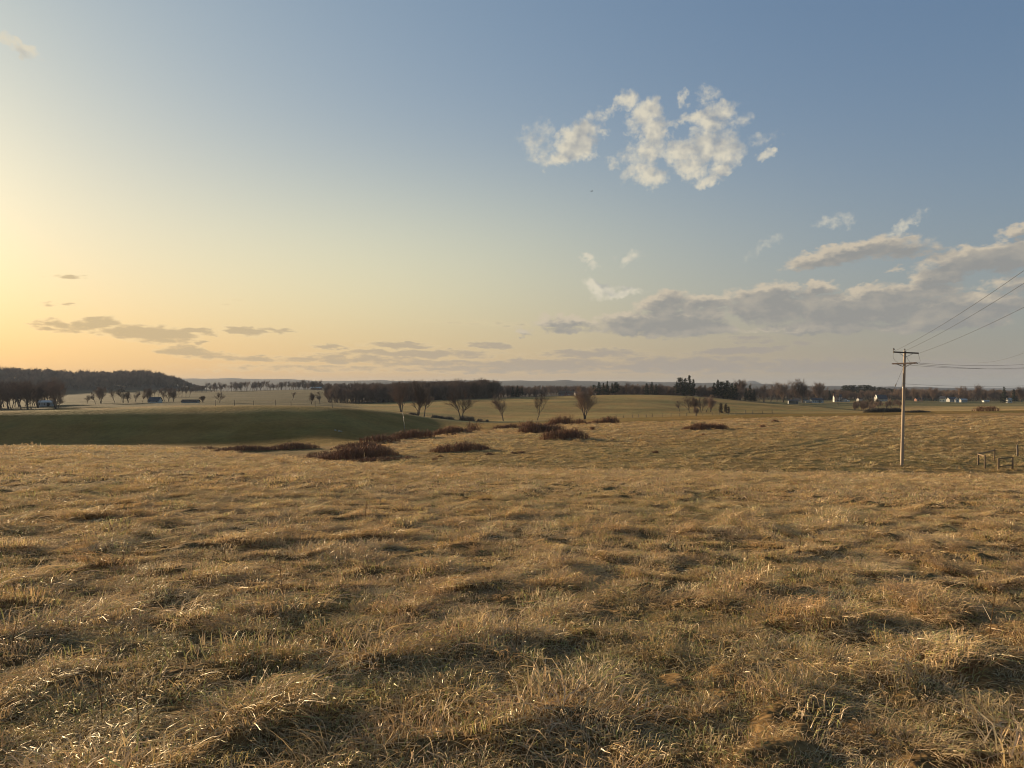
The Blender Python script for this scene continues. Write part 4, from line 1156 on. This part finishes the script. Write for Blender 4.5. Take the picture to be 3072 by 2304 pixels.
# ---------------------------------------------------------------- buildings
M_WHITE = material("white_siding", (.54, .52, .475), .7, .08, 2.0, .3, 9.0)
M_CREAM = material("cream_siding", (.80, .72, .52), .7, .08, 2.0)
M_GREYW = material("grey_siding", (.36, .35, .33), .8, .15, 2.0)
M_REDW = material("weathered_red", (.24, .12, .09), .85, .25, 2.0)
M_DARK = material("dark_opening", (.018, .018, .02), .6, .3, 2.0)
M_SHINGLE = material("shingle", (.095, .092, .098), .9, .3, 1.5, .5, 6.0)
M_SLATE = material("slate_blue", (.075, .078, .09), .7, .2, 1.5)
M_METAL = material("roof_metal", (.45, .43, .39), .5, .12, 1.0, spec=.5)
M_BROWNROOF = material("brown_shingle", (.13, .085, .06), .9, .3, 1.5)
M_GLASS = material("window_glass", (.035, .042, .05), .15, .2, 1.0, spec=.6)
M_BRICK = material("brick_red", (.22, .10, .07), .9, .25, 6.0)
M_TRIM = material("trim_white", (.80, .79, .74), .6, .05, 2.0)


def house(name, px, d, w, dep, wall, pitch, label, rz=0.0, mw=None, mr=None, wins=(), door=None, chimney=None, gable_front=False, open_front=False, group=None, cat='house', trim=False, sink=.3):
    """w along the front, dep back; front faces the viewer (-Y); ridge along X, or along Y when gable_front"""
    mw = mw or M_WHITE; mr = mr or M_SHINGLE
    x, y, z = spot(px, d)
    e = empty(name, (x, y, z), rz); tag(e, label, cat, group)
    b = MB(); hw, hd = w / 2, dep / 2; rh = (hw if gable_front else hd) * pitch
    if open_front:
        t = .18
        b.box(-hw, -hw + t, -hd, hd, -sink, wall); b.box(hw - t, hw, -hd, hd, -sink, wall); b.box(-hw + t, hw - t, hd - t, hd, -sink, wall)
        b.box(-hw + t, hw - t, -hd, -hd + t, wall * .82, wall)
        b.box(w * .16, w * .16 + .3, -hd, -hd + .3, -sink, wall * .82)
    else:
        b.box(-hw, hw, -hd, hd, -sink, wall)
    if gable_front:
        for s in (-1, 1):
            yy = s * hd; b.add([(-hw, yy, wall), (hw, yy, wall), (0, yy, wall + rh), (-hw, yy - s * .12, wall), (hw, yy - s * .12, wall), (0, yy - s * .12, wall + rh)], [(0, 1, 2), (5, 4, 3), (0, 3, 4, 1), (1, 4, 5, 2), (2, 5, 3, 0)])
    else:
        for s in (-1, 1):
            xx = s * hw; b.add([(xx, -hd, wall), (xx, hd, wall), (xx, 0, wall + rh), (xx - s * .12, -hd, wall), (xx - s * .12, hd, wall), (xx - s * .12, 0, wall + rh)], [(0, 1, 2), (5, 4, 3), (0, 3, 4, 1), (1, 4, 5, 2), (2, 5, 3, 0)])
    b.build('wall', mw, e)
    r = MB(); o = .35; th = .14
    for s in (-1, 1):
        if gable_front:
            a = (s * (hw + o), wall - o * pitch); c = (0, wall + rh)
            V = [(a[0], -hd - o, a[1]), (a[0], hd + o, a[1]), (c[0], hd + o, c[1]), (c[0], -hd - o, c[1])]
        else:
            V = [(-hw - o, s * (hd + o), wall - o * pitch), (hw + o, s * (hd + o), wall - o * pitch), (hw + o, 0, wall + rh), (-hw - o, 0, wall + rh)]
        r.add([(p[0], p[1], p[2] + .02) for p in V] + [(p[0], p[1], p[2] + th) for p in V], [(0, 1, 2, 3), (7, 6, 5, 4), (0, 4, 5, 1), (1, 5, 6, 2), (2, 6, 7, 3), (3, 7, 4, 0)])
    ro = r.build('roof', mr, e)
    if chimney:
        c = MB(); c.box(chimney - .4, chimney + .4, -.35, .35, wall + rh * .5, wall + rh + 1.1); c.build('chimney', M_BRICK, ro)
    if trim:
        for s in (-1, 1):
            c = MB(); c.beam((-hw - o - .03, s * (hd + o), wall - o * pitch), (-hw - o - .03, 0, wall + rh), .08, .42); c.build('bargeboard', M_TRIM, e)
    for (wx, wz, ww, wh) in wins:
        f = MB(); f.box(wx - ww / 2 - .1, wx + ww / 2 + .1, -hd - .05, -hd + .02, wz - wh / 2 - .1, wz + wh / 2 + .1); fo = f.build('window', M_TRIM, e)
        p = MB(); p.box(wx - ww / 2, wx + ww / 2, -hd - .07, -hd - .045, wz - wh / 2, wz + wh / 2); p.build('pane', M_GLASS, fo)
    if door is not None:
        p = MB(); p.box(door - .5, door + .5, -hd - .06, -hd + .02, 0, 2.05); do = p.build('door', M_DARK, e)
    return e


def row_w(n, w, z, ww=.9, wh=1.2): return [(-w / 2 + w * (i + .5) / n, z, ww, wh) for i in range(n)]


def build_houses():
    house('run_in_shed', 2379, 520, 6.2, 4.0, 2.3, .3, 'open fronted shed with a dark roof and a white left end wall', -.25, M_WHITE, M_SHINGLE, open_front=True, cat='shed')
    house('white_house', 2397, 612, 5.6, 4.2, 1.9, .7, 'grey roofed white house behind the open fronted shed', -.65, M_WHITE, M_SHINGLE, wins=row_w(2, 5.6, 1.1, .7, .8))
    house('white_cottage', 2414, 606, 1.7, 3.0, 1.6, 1.0, 'narrow bright white gable between the grey roofed and the long white house', -.7, M_WHITE, M_SHINGLE, gable_front=True)
    house('garden_shed', 2421, 603, 2.4, 2.0, 1.2, .4, 'low pale shed beside the narrow white gable', 0, M_GREYW, M_METAL, cat='shed')
    house('ranch_house', 2448, 606, 9.4, 5.5, 2.1, .5, 'long low white house with a dark roof and a row of windows', .04, M_WHITE, M_SHINGLE, wins=[(-3.4, 1.2, .9, .9), (-1.6, 1.2, 1.1, .9), (.4, 1.2, 1.2, .9), (3.2, 1.2, .9, .9)], door=1.9)
    house('farm_house', 2512, 640, 6.0, 5.0, 4.3, .7, 'two storey white house with a front gable on the wooded slope', -.15, M_WHITE, M_SHINGLE, wins=row_w(3, 6.0, 1.3) + row_w(3, 6.0, 3.3), chimney=-2.9)
    house('garage', 2533, 635, 2.6, 4.0, 2.1, .5, 'small white garage right of the two storey white house', .1, M_WHITE, M_SHINGLE, gable_front=True, cat='garage')
    house('tool_shed', 2544, 632, 1.6, 2.0, 1.0, .3, 'tiny white shed right of the small white garage', .1, M_WHITE, M_METAL, cat='shed')
    house('grey_house', 2579, 648, 3.4, 4.0, 1.9, .5, 'small grey house half hidden in the wood on the rise', .1, M_GREYW, M_BROWNROOF, wins=row_w(2, 3.4, 1.1, .6, .7))
    house('big_roof_house', 2643, 640, 7.4, 8.0, 2.0, .85, 'house with a very large dark roof and white edge boards', -.1, M_WHITE, M_SHINGLE, wins=row_w(3, 7.4, 1.0, .9, .8), trim=True)
    house('low_house', 2756, 650, 5.6, 4.0, 1.8, .5, 'low brown house in the trees right of the utility pole', 0, M_REDW, M_BROWNROOF, wins=row_w(3, 5.6, 1.0, .6, .7))
    house('cream_house', 2828, 630, 3.6, 4.2, 3.1, .8, 'tall cream gabled house lit by the low sun on the right', -.75, M_CREAM, M_SHINGLE, wins=row_w(2, 3.6, 1.4, .6, .9))
    house('dark_house', 2855, 650, 6.6, 5.0, 2.2, .7, 'dark roofed house between the cream and the white gabled houses', .05, M_GREYW, M_SLATE, wins=row_w(3, 6.6, 1.2, .8, .9))
    house('gabled_house', 2871, 628, 2.8, 4.5, 2.5, .9, 'white gabled house with a long garage wing on the right', -.45, M_WHITE, M_SHINGLE, gable_front=True, wins=[(0, 1.3, .8, 1.0)])
    house('long_garage', 2888, 634, 5.4, 4.0, 1.9, .5, 'long low garage with a pale roof edge beside the white gabled house', .1, M_GREYW, M_METAL, wins=row_w(2, 5.4, 1.0, .8, .6), cat='garage')
    house('pale_shed', 2957, 640, 4.4, 3.0, 1.0, .35, 'low pale roofed shed in the brown wood at the far right', 0, M_WHITE, M_METAL, cat='shed')
    house('white_house', 3027, 626, 3.0, 4.0, 2.6, .6, 'white house glimpsed between the two tall spruces', -.2, M_WHITE, M_METAL, wins=row_w(1, 3.0, 1.2))
    # left
    house('farmhouse', 139, 372, 6.6, 5.0, 1.9, .35, 'pale farmhouse with a bright roof edge under the trees of the left grove', .25, M_GREYW, M_METAL, wins=row_w(3, 6.6, 1.1, .8, .8), door=1.6)
    house('slate_shed', 466, 395, 5.4, 4.0, 1.0, .9, 'low shed with a steep slate blue roof beyond the green hill', -.08, M_WHITE, M_SLATE, wins=row_w(3, 5.4, .55, .5, .5), cat='shed')
    house('field_shed', 572, 384, 7.5, 4.0, .7, .42, 'low dark roofed field shed with sloping wings right of the slate roofed one', .05, M_GREYW, M_BROWNROOF, cat='shed')
    house('long_barn', 950, 850, 11.0, 7.0, 2.0, .32, 'long barn with a shining roof on the left ridge', .05, M_REDW, M_METAL, wins=row_w(4, 11, 1.1, .7, .6), cat='barn')
    house('long_barn', 999, 845, 6.6, 6.0, 1.8, .32, 'shorter barn with a pale roof, next right of the long barn', .1, M_REDW, M_METAL, cat='barn')
    house('far_barn', 1059, 840, 5.4, 6.0, 3.2, .4, 'dull roofed barn half hidden in the trees left of the dark wood', 0, M_GREYW, M_METAL, cat='barn')
    house('far_barn', 1093, 780, 3.6, 5.0, 2.0, .4, 'tiny pale roofed barn at the edge of the dark wood', 0, M_GREYW, M_METAL, cat='barn')
    # far group behind the olive field
    house('brick_house', 1688, 640, 5.4, 5.0, 2.4, .8, 'reddish house with a pale gable in the far group behind the olive field', -.5, M_REDW, M_BROWNROOF, wins=row_w(3, 5.4, 1.3, .7, .8))
    house('brick_house', 1708, 650, 6.0, 5.0, 2.8, .7, 'middle reddish house of the far group behind the olive field', .1, M_REDW, M_BROWNROOF, wins=row_w(4, 6, 1.5, .7, .8), chimney=1.2)
    house('grey_house', 1732, 655, 4.4, 5.0, 2.6, .6, 'grey house at the right end of the far group behind the olive field', .2, M_GREYW, M_SHINGLE, wins=row_w(2, 4.4, 1.4, .7, .8))


build_houses()

# ---------------------------------------------------------------- fences
M_POST = material("weathered_post", (.25, .20, .15), .95, .4, 4.0, .5, 18.0, stretch=(1, 1, .2))
M_WIRE = material("fence_wire", (.16, .15, .14), .5, .2, 3.0, metal=.6)
M_TIMBER = material("timber", (.23, .165, .105), .9, .35, 3.0, .5, 20.0, stretch=(1, 1, .15))


def fence(name, label, pts, step, h, group=None, seed=1, wires=3, rad=.09):
    """posts and wires along a line of ground points"""
    g = random.Random(seed)
    P = [Vector((p[0], p[1], 0)) for p in pts]; tops = []
    o0 = Vector((P[0].x, P[0].y, land1(P[0].x, P[0].y)))
    e = empty(name, o0); tag(e, label, 'fence', group)
    pm = MB(); pm.tube([(0, 0, -.3), (0, 0, h)], [rad, rad * .9], 6); pmesh = pm.mesh('post', M_POST)
    for a, b in zip(P[:-1], P[1:]):
        n = max(1, int((b - a).length / step))
        for i in range(n):
            q = a.lerp(b, (i + g.uniform(-.12, .12)) / n); z = land1(q.x, q.y)
            o = obj('post', pmesh, e, Vector((q.x, q.y, z)) - o0); o.scale = (1, 1, g.uniform(.85, 1.15)); o.rotation_euler = (g.gauss(0, .03), g.gauss(0, .03), g.uniform(0, 3))
            tops.append(Vector((q.x, q.y, z)) - o0)
    for k in range(wires):
        m = MB(); hh = h * (.92 - .3 * k)
        m.tube([t + Vector((0, 0, hh)) for t in tops], .012, 3, cap=False); m.build('wire', M_WIRE, e)
    return e


def build_fences():
    crest = [spot(px, 199 + (px - 690) * .012)[:2] for px in (640, 700, 760, 820, 880, 940, 1000, 1060)]
    fence('wire_fence', 'wire fence of thin posts along the crest of the green hill', crest, 4.6, 1.35, seed=2, rad=.065)
    fence('wire_fence', 'wire fence of dark posts crossing below the olive field behind the tan field crest', [spot(px, d)[:2] for px, d in ((1850, 302), (1960, 312), (2060, 318), (2160, 322), (2260, 326), (2340, 330))], 3.6, 1.5, seed=3, rad=.1)
    fence('wire_fence', 'low fence line between the lone bare trees at the foot of the olive field', [spot(px, 291)[:2] for px in (1225, 1300, 1380, 1450, 1500)], 7, 1.1, seed=4)
    fence('wire_fence', 'short fence running down the right end of the green hill', [spot(px, d)[:2] for px, d in ((1208, 222), (1212, 200), (1216, 182))], 6, 1.0, seed=5, rad=.05)
    # remains of a timber pen beside the pole
    def post(e, o0, px, by, ty, rad=.072, mat=M_TIMBER):
        x, d = hit(px, by); z = land1(x, d); h = (by - ty) / FPX * d
        m = MB(); m.tube([(0, 0, -.4), (0, 0, h * .5), (.01, 0, h)], [rad, rad * .97, rad * .93], 9)
        m.build('post', mat, e, loc=Vector((x, d, z)) - o0); return Vector((x, d, z)) - o0, h
    x, d = hit(2934, 1395); o0 = Vector((x, d, land1(x, d)))
    e = empty('timber_pen', o0); tag(e, 'corner of a timber pen, three posts joined by two top rails', 'fence')
    A, ha = post(e, o0, 2934, 1396, 1362); B, hb = post(e, o0, 2954, 1406, 1366); Cc, hc = post(e, o0, 2983, 1384, 1348)
    m = MB(); m.beam(A + Vector((0, 0, ha - .08)), Cc + Vector((0, 0, hc - .15)), .08, .10); m.build('rail', M_TIMBER, e)
    m = MB(); m.beam(A + Vector((0, -.05, ha - .10)), B + Vector((0, 0, hb - .1)), .08, .10); m.build('rail', M_TIMBER, e)
    x, d = hit(2995, 1413); o0 = Vector((x, d, land1(x, d)))
    e = empty('timber_gate_frame', o0); tag(e, 'pair of timber posts joined by two rails at the right edge of the near brow', 'fence')
    A, ha = post(e, o0, 2995, 1413.5, 1375, .08); B, hb = post(e, o0, 3037, 1412, 1374.5, .08)
    m = MB(); m.tube([A + Vector((0, 0, .42)), B + Vector((0, 0, .40))], .045, 7); m.build('rail', M_TIMBER, e)
    m = MB(); m.tube([A + Vector((0, 0, ha - .02)), B + Vector((0, 0, hb - .02))], .04, 7); m.build('rail', M_TIMBER, e)
    x, d = hit(3052, 1371); z = land1(x, d); h = 36 / FPX * d
    m = MB(); m.tube([(0, 0, -.4), (0, 0, h * .5), (-.03, 0, h)], [.10, .097, .093], 9)
    tag(m.build('fence_post', M_POST, None, loc=(x, d, z)), 'lone dark timber post beyond the pair at the right edge', 'post')


build_fences()

# ---------------------------------------------------------------- utility pole and wires
M_POLE = material("pole_wood", (.46, .36, .26), .9, .3, 5.0, .7, 30.0, stretch=(1, 1, .06), col2=(.30, .22, .155))
M_ARM = material("crossarm_wood", (.10, .075, .06), .9, .3, 6.0, .4, 20.0)
M_ARM2 = material("crossarm_wood_pale", (.34, .25, .19), .9, .3, 6.0, .4, 20.0)
M_STEEL = material("galvanised_steel", (.30, .29, .28), .5, .2, 6.0, metal=.7)
M_CERAMIC = material("insulator_glaze", (.10, .075, .06), .25, .2, 4.0, spec=.6)
M_CABLE = material("cable", (.045, .044, .043), .6, .2, 3.0)


def sag_line(a, b, sag, n=28):
    return [Vector(a).lerp(Vector(b), i / n) - Vector((0, 0, 4 * sag * (i / n) * (1 - i / n))) for i in range(n + 1)]


def ray(px, py, d): return Vector(((px - CX) / FPX * d, d, EYE + (HY - py) / FPX * d))


def build_pole():
    x, d = hit(2705, 1397); z = land1(x, d); d0 = d
    B = Vector((x, d, z)); top = ray(2714.5, 1052, d)
    ax = (top - B).normalized(); H = (top - B).length
    e = empty('utility_pole', B); tag(e, 'tall weathered wooden utility pole with two crossarms', 'utility pole')
    def at(h): return ax * h
    def hz(py): return H * (1397 - py) / (1397 - 1052.0)
    m = MB(); m.tube([at(-.8)] + [at(H * i / 8) for i in range(9)], [.155, .152, .148, .142, .136, .130, .125, .119, .114, .108], 14); m.build('shaft', M_POLE, e, smooth=True)
    def insul(p, s=1.0, parent=e):
        m = MB(); m.tube([p, p + Vector((0, 0, .10 * s)), p + Vector((0, 0, .12 * s)), p + Vector((0, 0, .2 * s)), p + Vector((0, 0, .22 * s)), p + Vector((0, 0, .27 * s))], [.02, .02, .07 * s, .075 * s, .05 * s, .045 * s], 9)
        m.build('insulator', M_CERAMIC, parent, smooth=True)
    # upper crossarm
    c = at(hz(1058)); L = Vector((-1.20, -.10, .05)); Rr = Vector((1.24, .10, -.055)); fr = Vector((0, -.17, 0))
    m = MB(); m.beam(c + fr + L, c + fr + Rr, .10, .125); arm = m.build('crossarm', M_ARM, e)
    for s in (L, Rr):
        m = MB(); m.beam(c + fr + s * .56 + Vector((0, -.06, -.05)), at(hz(1072)) + Vector((0, -.14, 0)), .012, .04); m.build('brace', M_STEEL, e)
    i1 = c + fr + L * .96 + Vector((0, 0, .06)); insul(i1, 1.1)
    i2 = at(H - .02); insul(i2, .8)
    i3 = c + fr + Rr * .97 + Vector((0, 0, -.03))
    # lower pair of crossarms, turned towards the branch line
    c2 = at(hz(1090)); a2 = Vector((.70, -.72, .02)); n2 = Vector((.72, .70, 0)).normalized()
    for s in (-1, 1):
        m = MB(); m.beam(c2 - a2 * 1.04 + n2 * .15 * s, c2 + a2 * 1.04 + n2 * .15 * s, .09, .115); m.build('crossarm', M_ARM2, e)
        for t in (-1, 1):
            m = MB(); m.beam(c2 + a2 * .62 * t + n2 * .20 * s + Vector((0, 0, -.06)), at(hz(1101)) + n2 * .14 * s, .012, .04); m.build('brace', M_STEEL, e)
    ends = [c2 + a2 * k + n2 * .2 for k in (-.92, .3, .95)]
    for p in ends:
        m = MB(); q = p + n2 * .42 + Vector((0, 0, -.02)); m.tube([p, p.lerp(q, .25), p.lerp(q, .3), p.lerp(q, .5), p.lerp(q, .55), p.lerp(q, .8), q], [.02, .02, .05, .05, .04, .05, .02], 8); m.build('strain_insulator', M_CERAMIC, e)
    # jumper cables
    for pts in ([i1, i1 + Vector((-.1, 0, -.55)), i1 + Vector((.25, .1, -.95)), ends[0] + Vector((.35, 0, .12)), ends[0] + n2 * .4], [i3, i3 + Vector((.10, -.1, -.45)), i3 + Vector((.16, -.1, -.8)), ends[2] + n2 * .45], [at(H - .5) + Vector((.1, -.1, 0)), at(hz(1078)) + Vector((.2, -.2, 0)), ends[1] + n2 * .4 + Vector((0, 0, .1)), ends[1] + n2 * .42]):
        sp = [Vector(p) for p in pts]; fine = []
        for i in range(len(sp) - 1):
            for k in range(5): fine.append(sp[i].lerp(sp[i + 1], k / 5))
        fine.append(sp[-1])
        for _ in range(3): fine = [fine[0]] + [(fine[i - 1] + fine[i] * 2 + fine[i + 1]) / 4 for i in range(1, len(fine) - 1)] + [fine[-1]]
        m = MB(); m.tube(fine, .011, 5); m.build('jumper_cable', M_CABLE, e)
    m = MB(); m.tube([at(hz(1160)) + Vector((-.155, -.05, 0)), at(hz(1120)) + Vector((-.145, -.05, 0))], .03, 7); m.build('conduit', M_STEEL, e)
    for py in (1150, 1163):
        m = MB(); m.tube([at(hz(py) - .04), at(hz(py) + .04)], [.133, .133], 14); m.build('band', M_STEEL, e)
    # guy wire
    ga = B + at(hz(1100)) + Vector((-.1, -.08, 0)); gx, gd = hit(2584, 1391); gb = Vector((gx, gd, land1(gx, gd) - .1))
    o = MB(); o.tube([Vector((0, 0, 0)), gb - ga], .011, 5); gw = o.build('guy_wire', M_CABLE, None, loc=ga); tag(gw, 'thin stay wire slanting left from the utility pole to the ground', 'wire')
    q = (gb - ga) * .17; o = MB(); o.tube([q, q + (gb - ga).normalized() * .12, q + (gb - ga).normalized() * .3], [.03, .045, .03], 8); o.build('strain_insulator', M_CERAMIC, gw)
    # spans
    def span(a, b, sag, label, rad=.010, group=None):
        a = Vector(a); pts = [p - a for p in sag_line(a, b, sag)]
        o = MB(); o.tube(pts, rad, 5, cap=False); tag(o.build('power_line', M_CABLE, None, loc=a), label, 'wire', group)
    # towards the viewer's right, passing out of the frame overhead
    for p, ey, lab in ((i1, 812, 'highest of the three wires rising from the pole top to the right edge'), (i2, 850, 'middle one of the three wires rising from the pole top to the right edge'), (i3, 922, 'lowest of the three wires rising from the pole top to the right edge')):
        a = B + p
        # bearing of the line and the crossing of the frame's edge fix its far end
        dirx = -.31; de = (a.x + .31 * (0 - a.y) - 0) / ((3072 - CX) / FPX - .31)
        E = ray(3072, ey, de); t = (a.y - de) / (a.y + 8.0); sag = 1.3
        ze = (E.z + 4 * sag * t * (1 - t) - a.z) / t + a.z
        span(a, (a.x - .31 * (a.y + 8.0), -8.0, ze), sag, lab)
    far = n2 * 88
    for i, (p, py, lab) in enumerate(((ends[0], 1103, 'lower near level wire running right from the lower crossarm'), (ends[1], 1106, 'lowest near level wire running right from the lower crossarm'), (ends[2], 1093, 'upper near level wire running right from the lower crossarm'))):
        a = B + p + n2 * .42; b = a + far
        t = None
        for k in range(1, 200):
            q = a.lerp(b, k / 200)
            if CX + FPX * q.x / q.y >= 3072: t = k / 200; break
        E = ray(3072, py, q.y); sag = 1.0; b.z = (E.z + 4 * sag * t * (1 - t) - a.z) / t + a.z
        span(a, b, sag, lab, .013)
    a = B + at(hz(1152)) + Vector((.14, -.03, 0)); b = a + far
    E = ray(3072, 1158, q.y); b.z = (E.z + 4 * .7 * t * (1 - t) - a.z) / t + a.z
    span(a, b, .7, 'single low wire running right from the middle of the utility pole', .011)
    # a farther line crossing the right corner of the sky
    span(ray(2935, 1088, 120), ray(3300, 940, 60), 1.0, 'faint wire slanting up at the right edge below the three rising wires', .010)


build_pole()

# ---------------------------------------------------------------- pale stones on the green hill, a bird
M_STONE = material("limestone", (.42, .39, .33), .9, .3, 3.0, .6, 8.0)


def stone(px, py, w, h, label, seed):
    x, d = hit(px, py); g = np.random.default_rng(seed)
    import bmesh
    bm = bmesh.new(); bmesh.ops.create_icosphere(bm, subdivisions=2, radius=1.0)
    for v in bm.verts:
        n = 1 + .22 * g.normal(); v.co = Vector((v.co.x * w / 2 * n, v.co.y * w / 3 * n, v.co.z * h * n))
    me = bpy.data.meshes.new('stone'); bm.to_mesh(me); bm.free(); me.materials.append(M_STONE)
    tag(obj('stone', me, None, (x, d, land1(x, d) + h * .2), g.uniform(0, 3)), label, 'stone')


stone(1006, 1293, .5, .28, 'pale stone on the green hill, leftmost of the three', 1)
stone(1017, 1296, .6, .26, 'pale stone on the green hill, middle one of the three', 2)
stone(1024, 1297, .4, .22, 'pale stone on the green hill, rightmost of the three', 3)


def bird():
    c = ray(1775, 573, 190); V = []; F = []
    body = [(-.28, .02), (-.2, .06), (-.05, .085), (.1, .07), (.2, .045), (.27, .05), (.32, .015)]
    n = 8
    for (xx, r) in body:
        for k in range(n): V.append((xx, r * math.cos(6.283 * k / n), r * .9 * math.sin(6.283 * k / n)))
    for i in range(len(body) - 1):
        for k in range(n): F.append((i * n + k, i * n + (k + 1) % n, (i + 1) * n + (k + 1) % n, (i + 1) * n + k))
    F.append(tuple(range(n))); F.append(tuple((len(body) - 1) * n + k for k in reversed(range(n))))
    for s in (-1, 1):
        b = len(V)
        V += [(.12, s * .05, .03), (-.08, s * .05, .03), (.14, s * .32, .13), (-.07, s * .32, .12), (-.02, s * .62, .05), (-.1, s * .58, .05)] + [(.12, s * .05, .015), (-.08, s * .05, .015), (.14, s * .32, .115), (-.07, s * .32, .105), (-.02, s * .62, .04), (-.1, s * .58, .04)]
        F += [(b, b + 2, b + 3, b + 1), (b + 2, b + 4, b + 5, b + 3), (b + 6, b + 7, b + 9, b + 8), (b + 8, b + 9, b + 11, b + 10), (b, b + 6, b + 8, b + 2), (b + 2, b + 8, b + 10, b + 4), (b + 1, b + 3, b + 9, b + 7), (b + 3, b + 5, b + 11, b + 9), (b + 4, b + 10, b + 11, b + 5)]
    b = len(V); V += [(-.26, .02, 0), (-.26, -.02, 0), (-.45, -.08, .0), (-.45, .08, .0)]; F += [(b, b + 1, b + 2, b + 3)]
    me = bpy.data.meshes.new('bird'); me.from_pydata(V, [], F); me.update(); me.materials.append(material("feather", (.05, .045, .04), .8))
    o = obj('bird', me, None, c, .6); o.rotation_euler = (.1, .05, .5); tag(o, 'tiny dark bird gliding in the sky below the broken cloud', 'bird')


bird()

# ---------------------------------------------------------------- the evening haze
def build_haze():
    m = bpy.data.materials.new("haze"); m.use_nodes = True; t = m.node_tree; t.nodes.clear()
    v = t.nodes.new('ShaderNodeVolumePrincipled'); o = t.nodes.new('ShaderNodeOutputMaterial')
    v.inputs['Color'].default_value = HAZE_COL; v.inputs['Density'].default_value = HAZE_DENS; v.inputs['Anisotropy'].default_value = HAZE_G
    v.inputs['Density Attribute'].default_value = ""
    t.links.new(v.outputs[0], o.inputs['Volume'])
    m.cycles.homogeneous_volume = True
    b = MB(); b.box(-9700, 9700, -9700, 9700, Z_MIN - 1.0, 80.0)
    h = b.build('haze', m); tag(h, 'pale evening haze that fades the far hills', 'haze', kind='stuff')


HAZE_COL, HAZE_DENS, HAZE_G = (.40, .47, .60, 1), 0.9e-4, 0.15
build_haze()
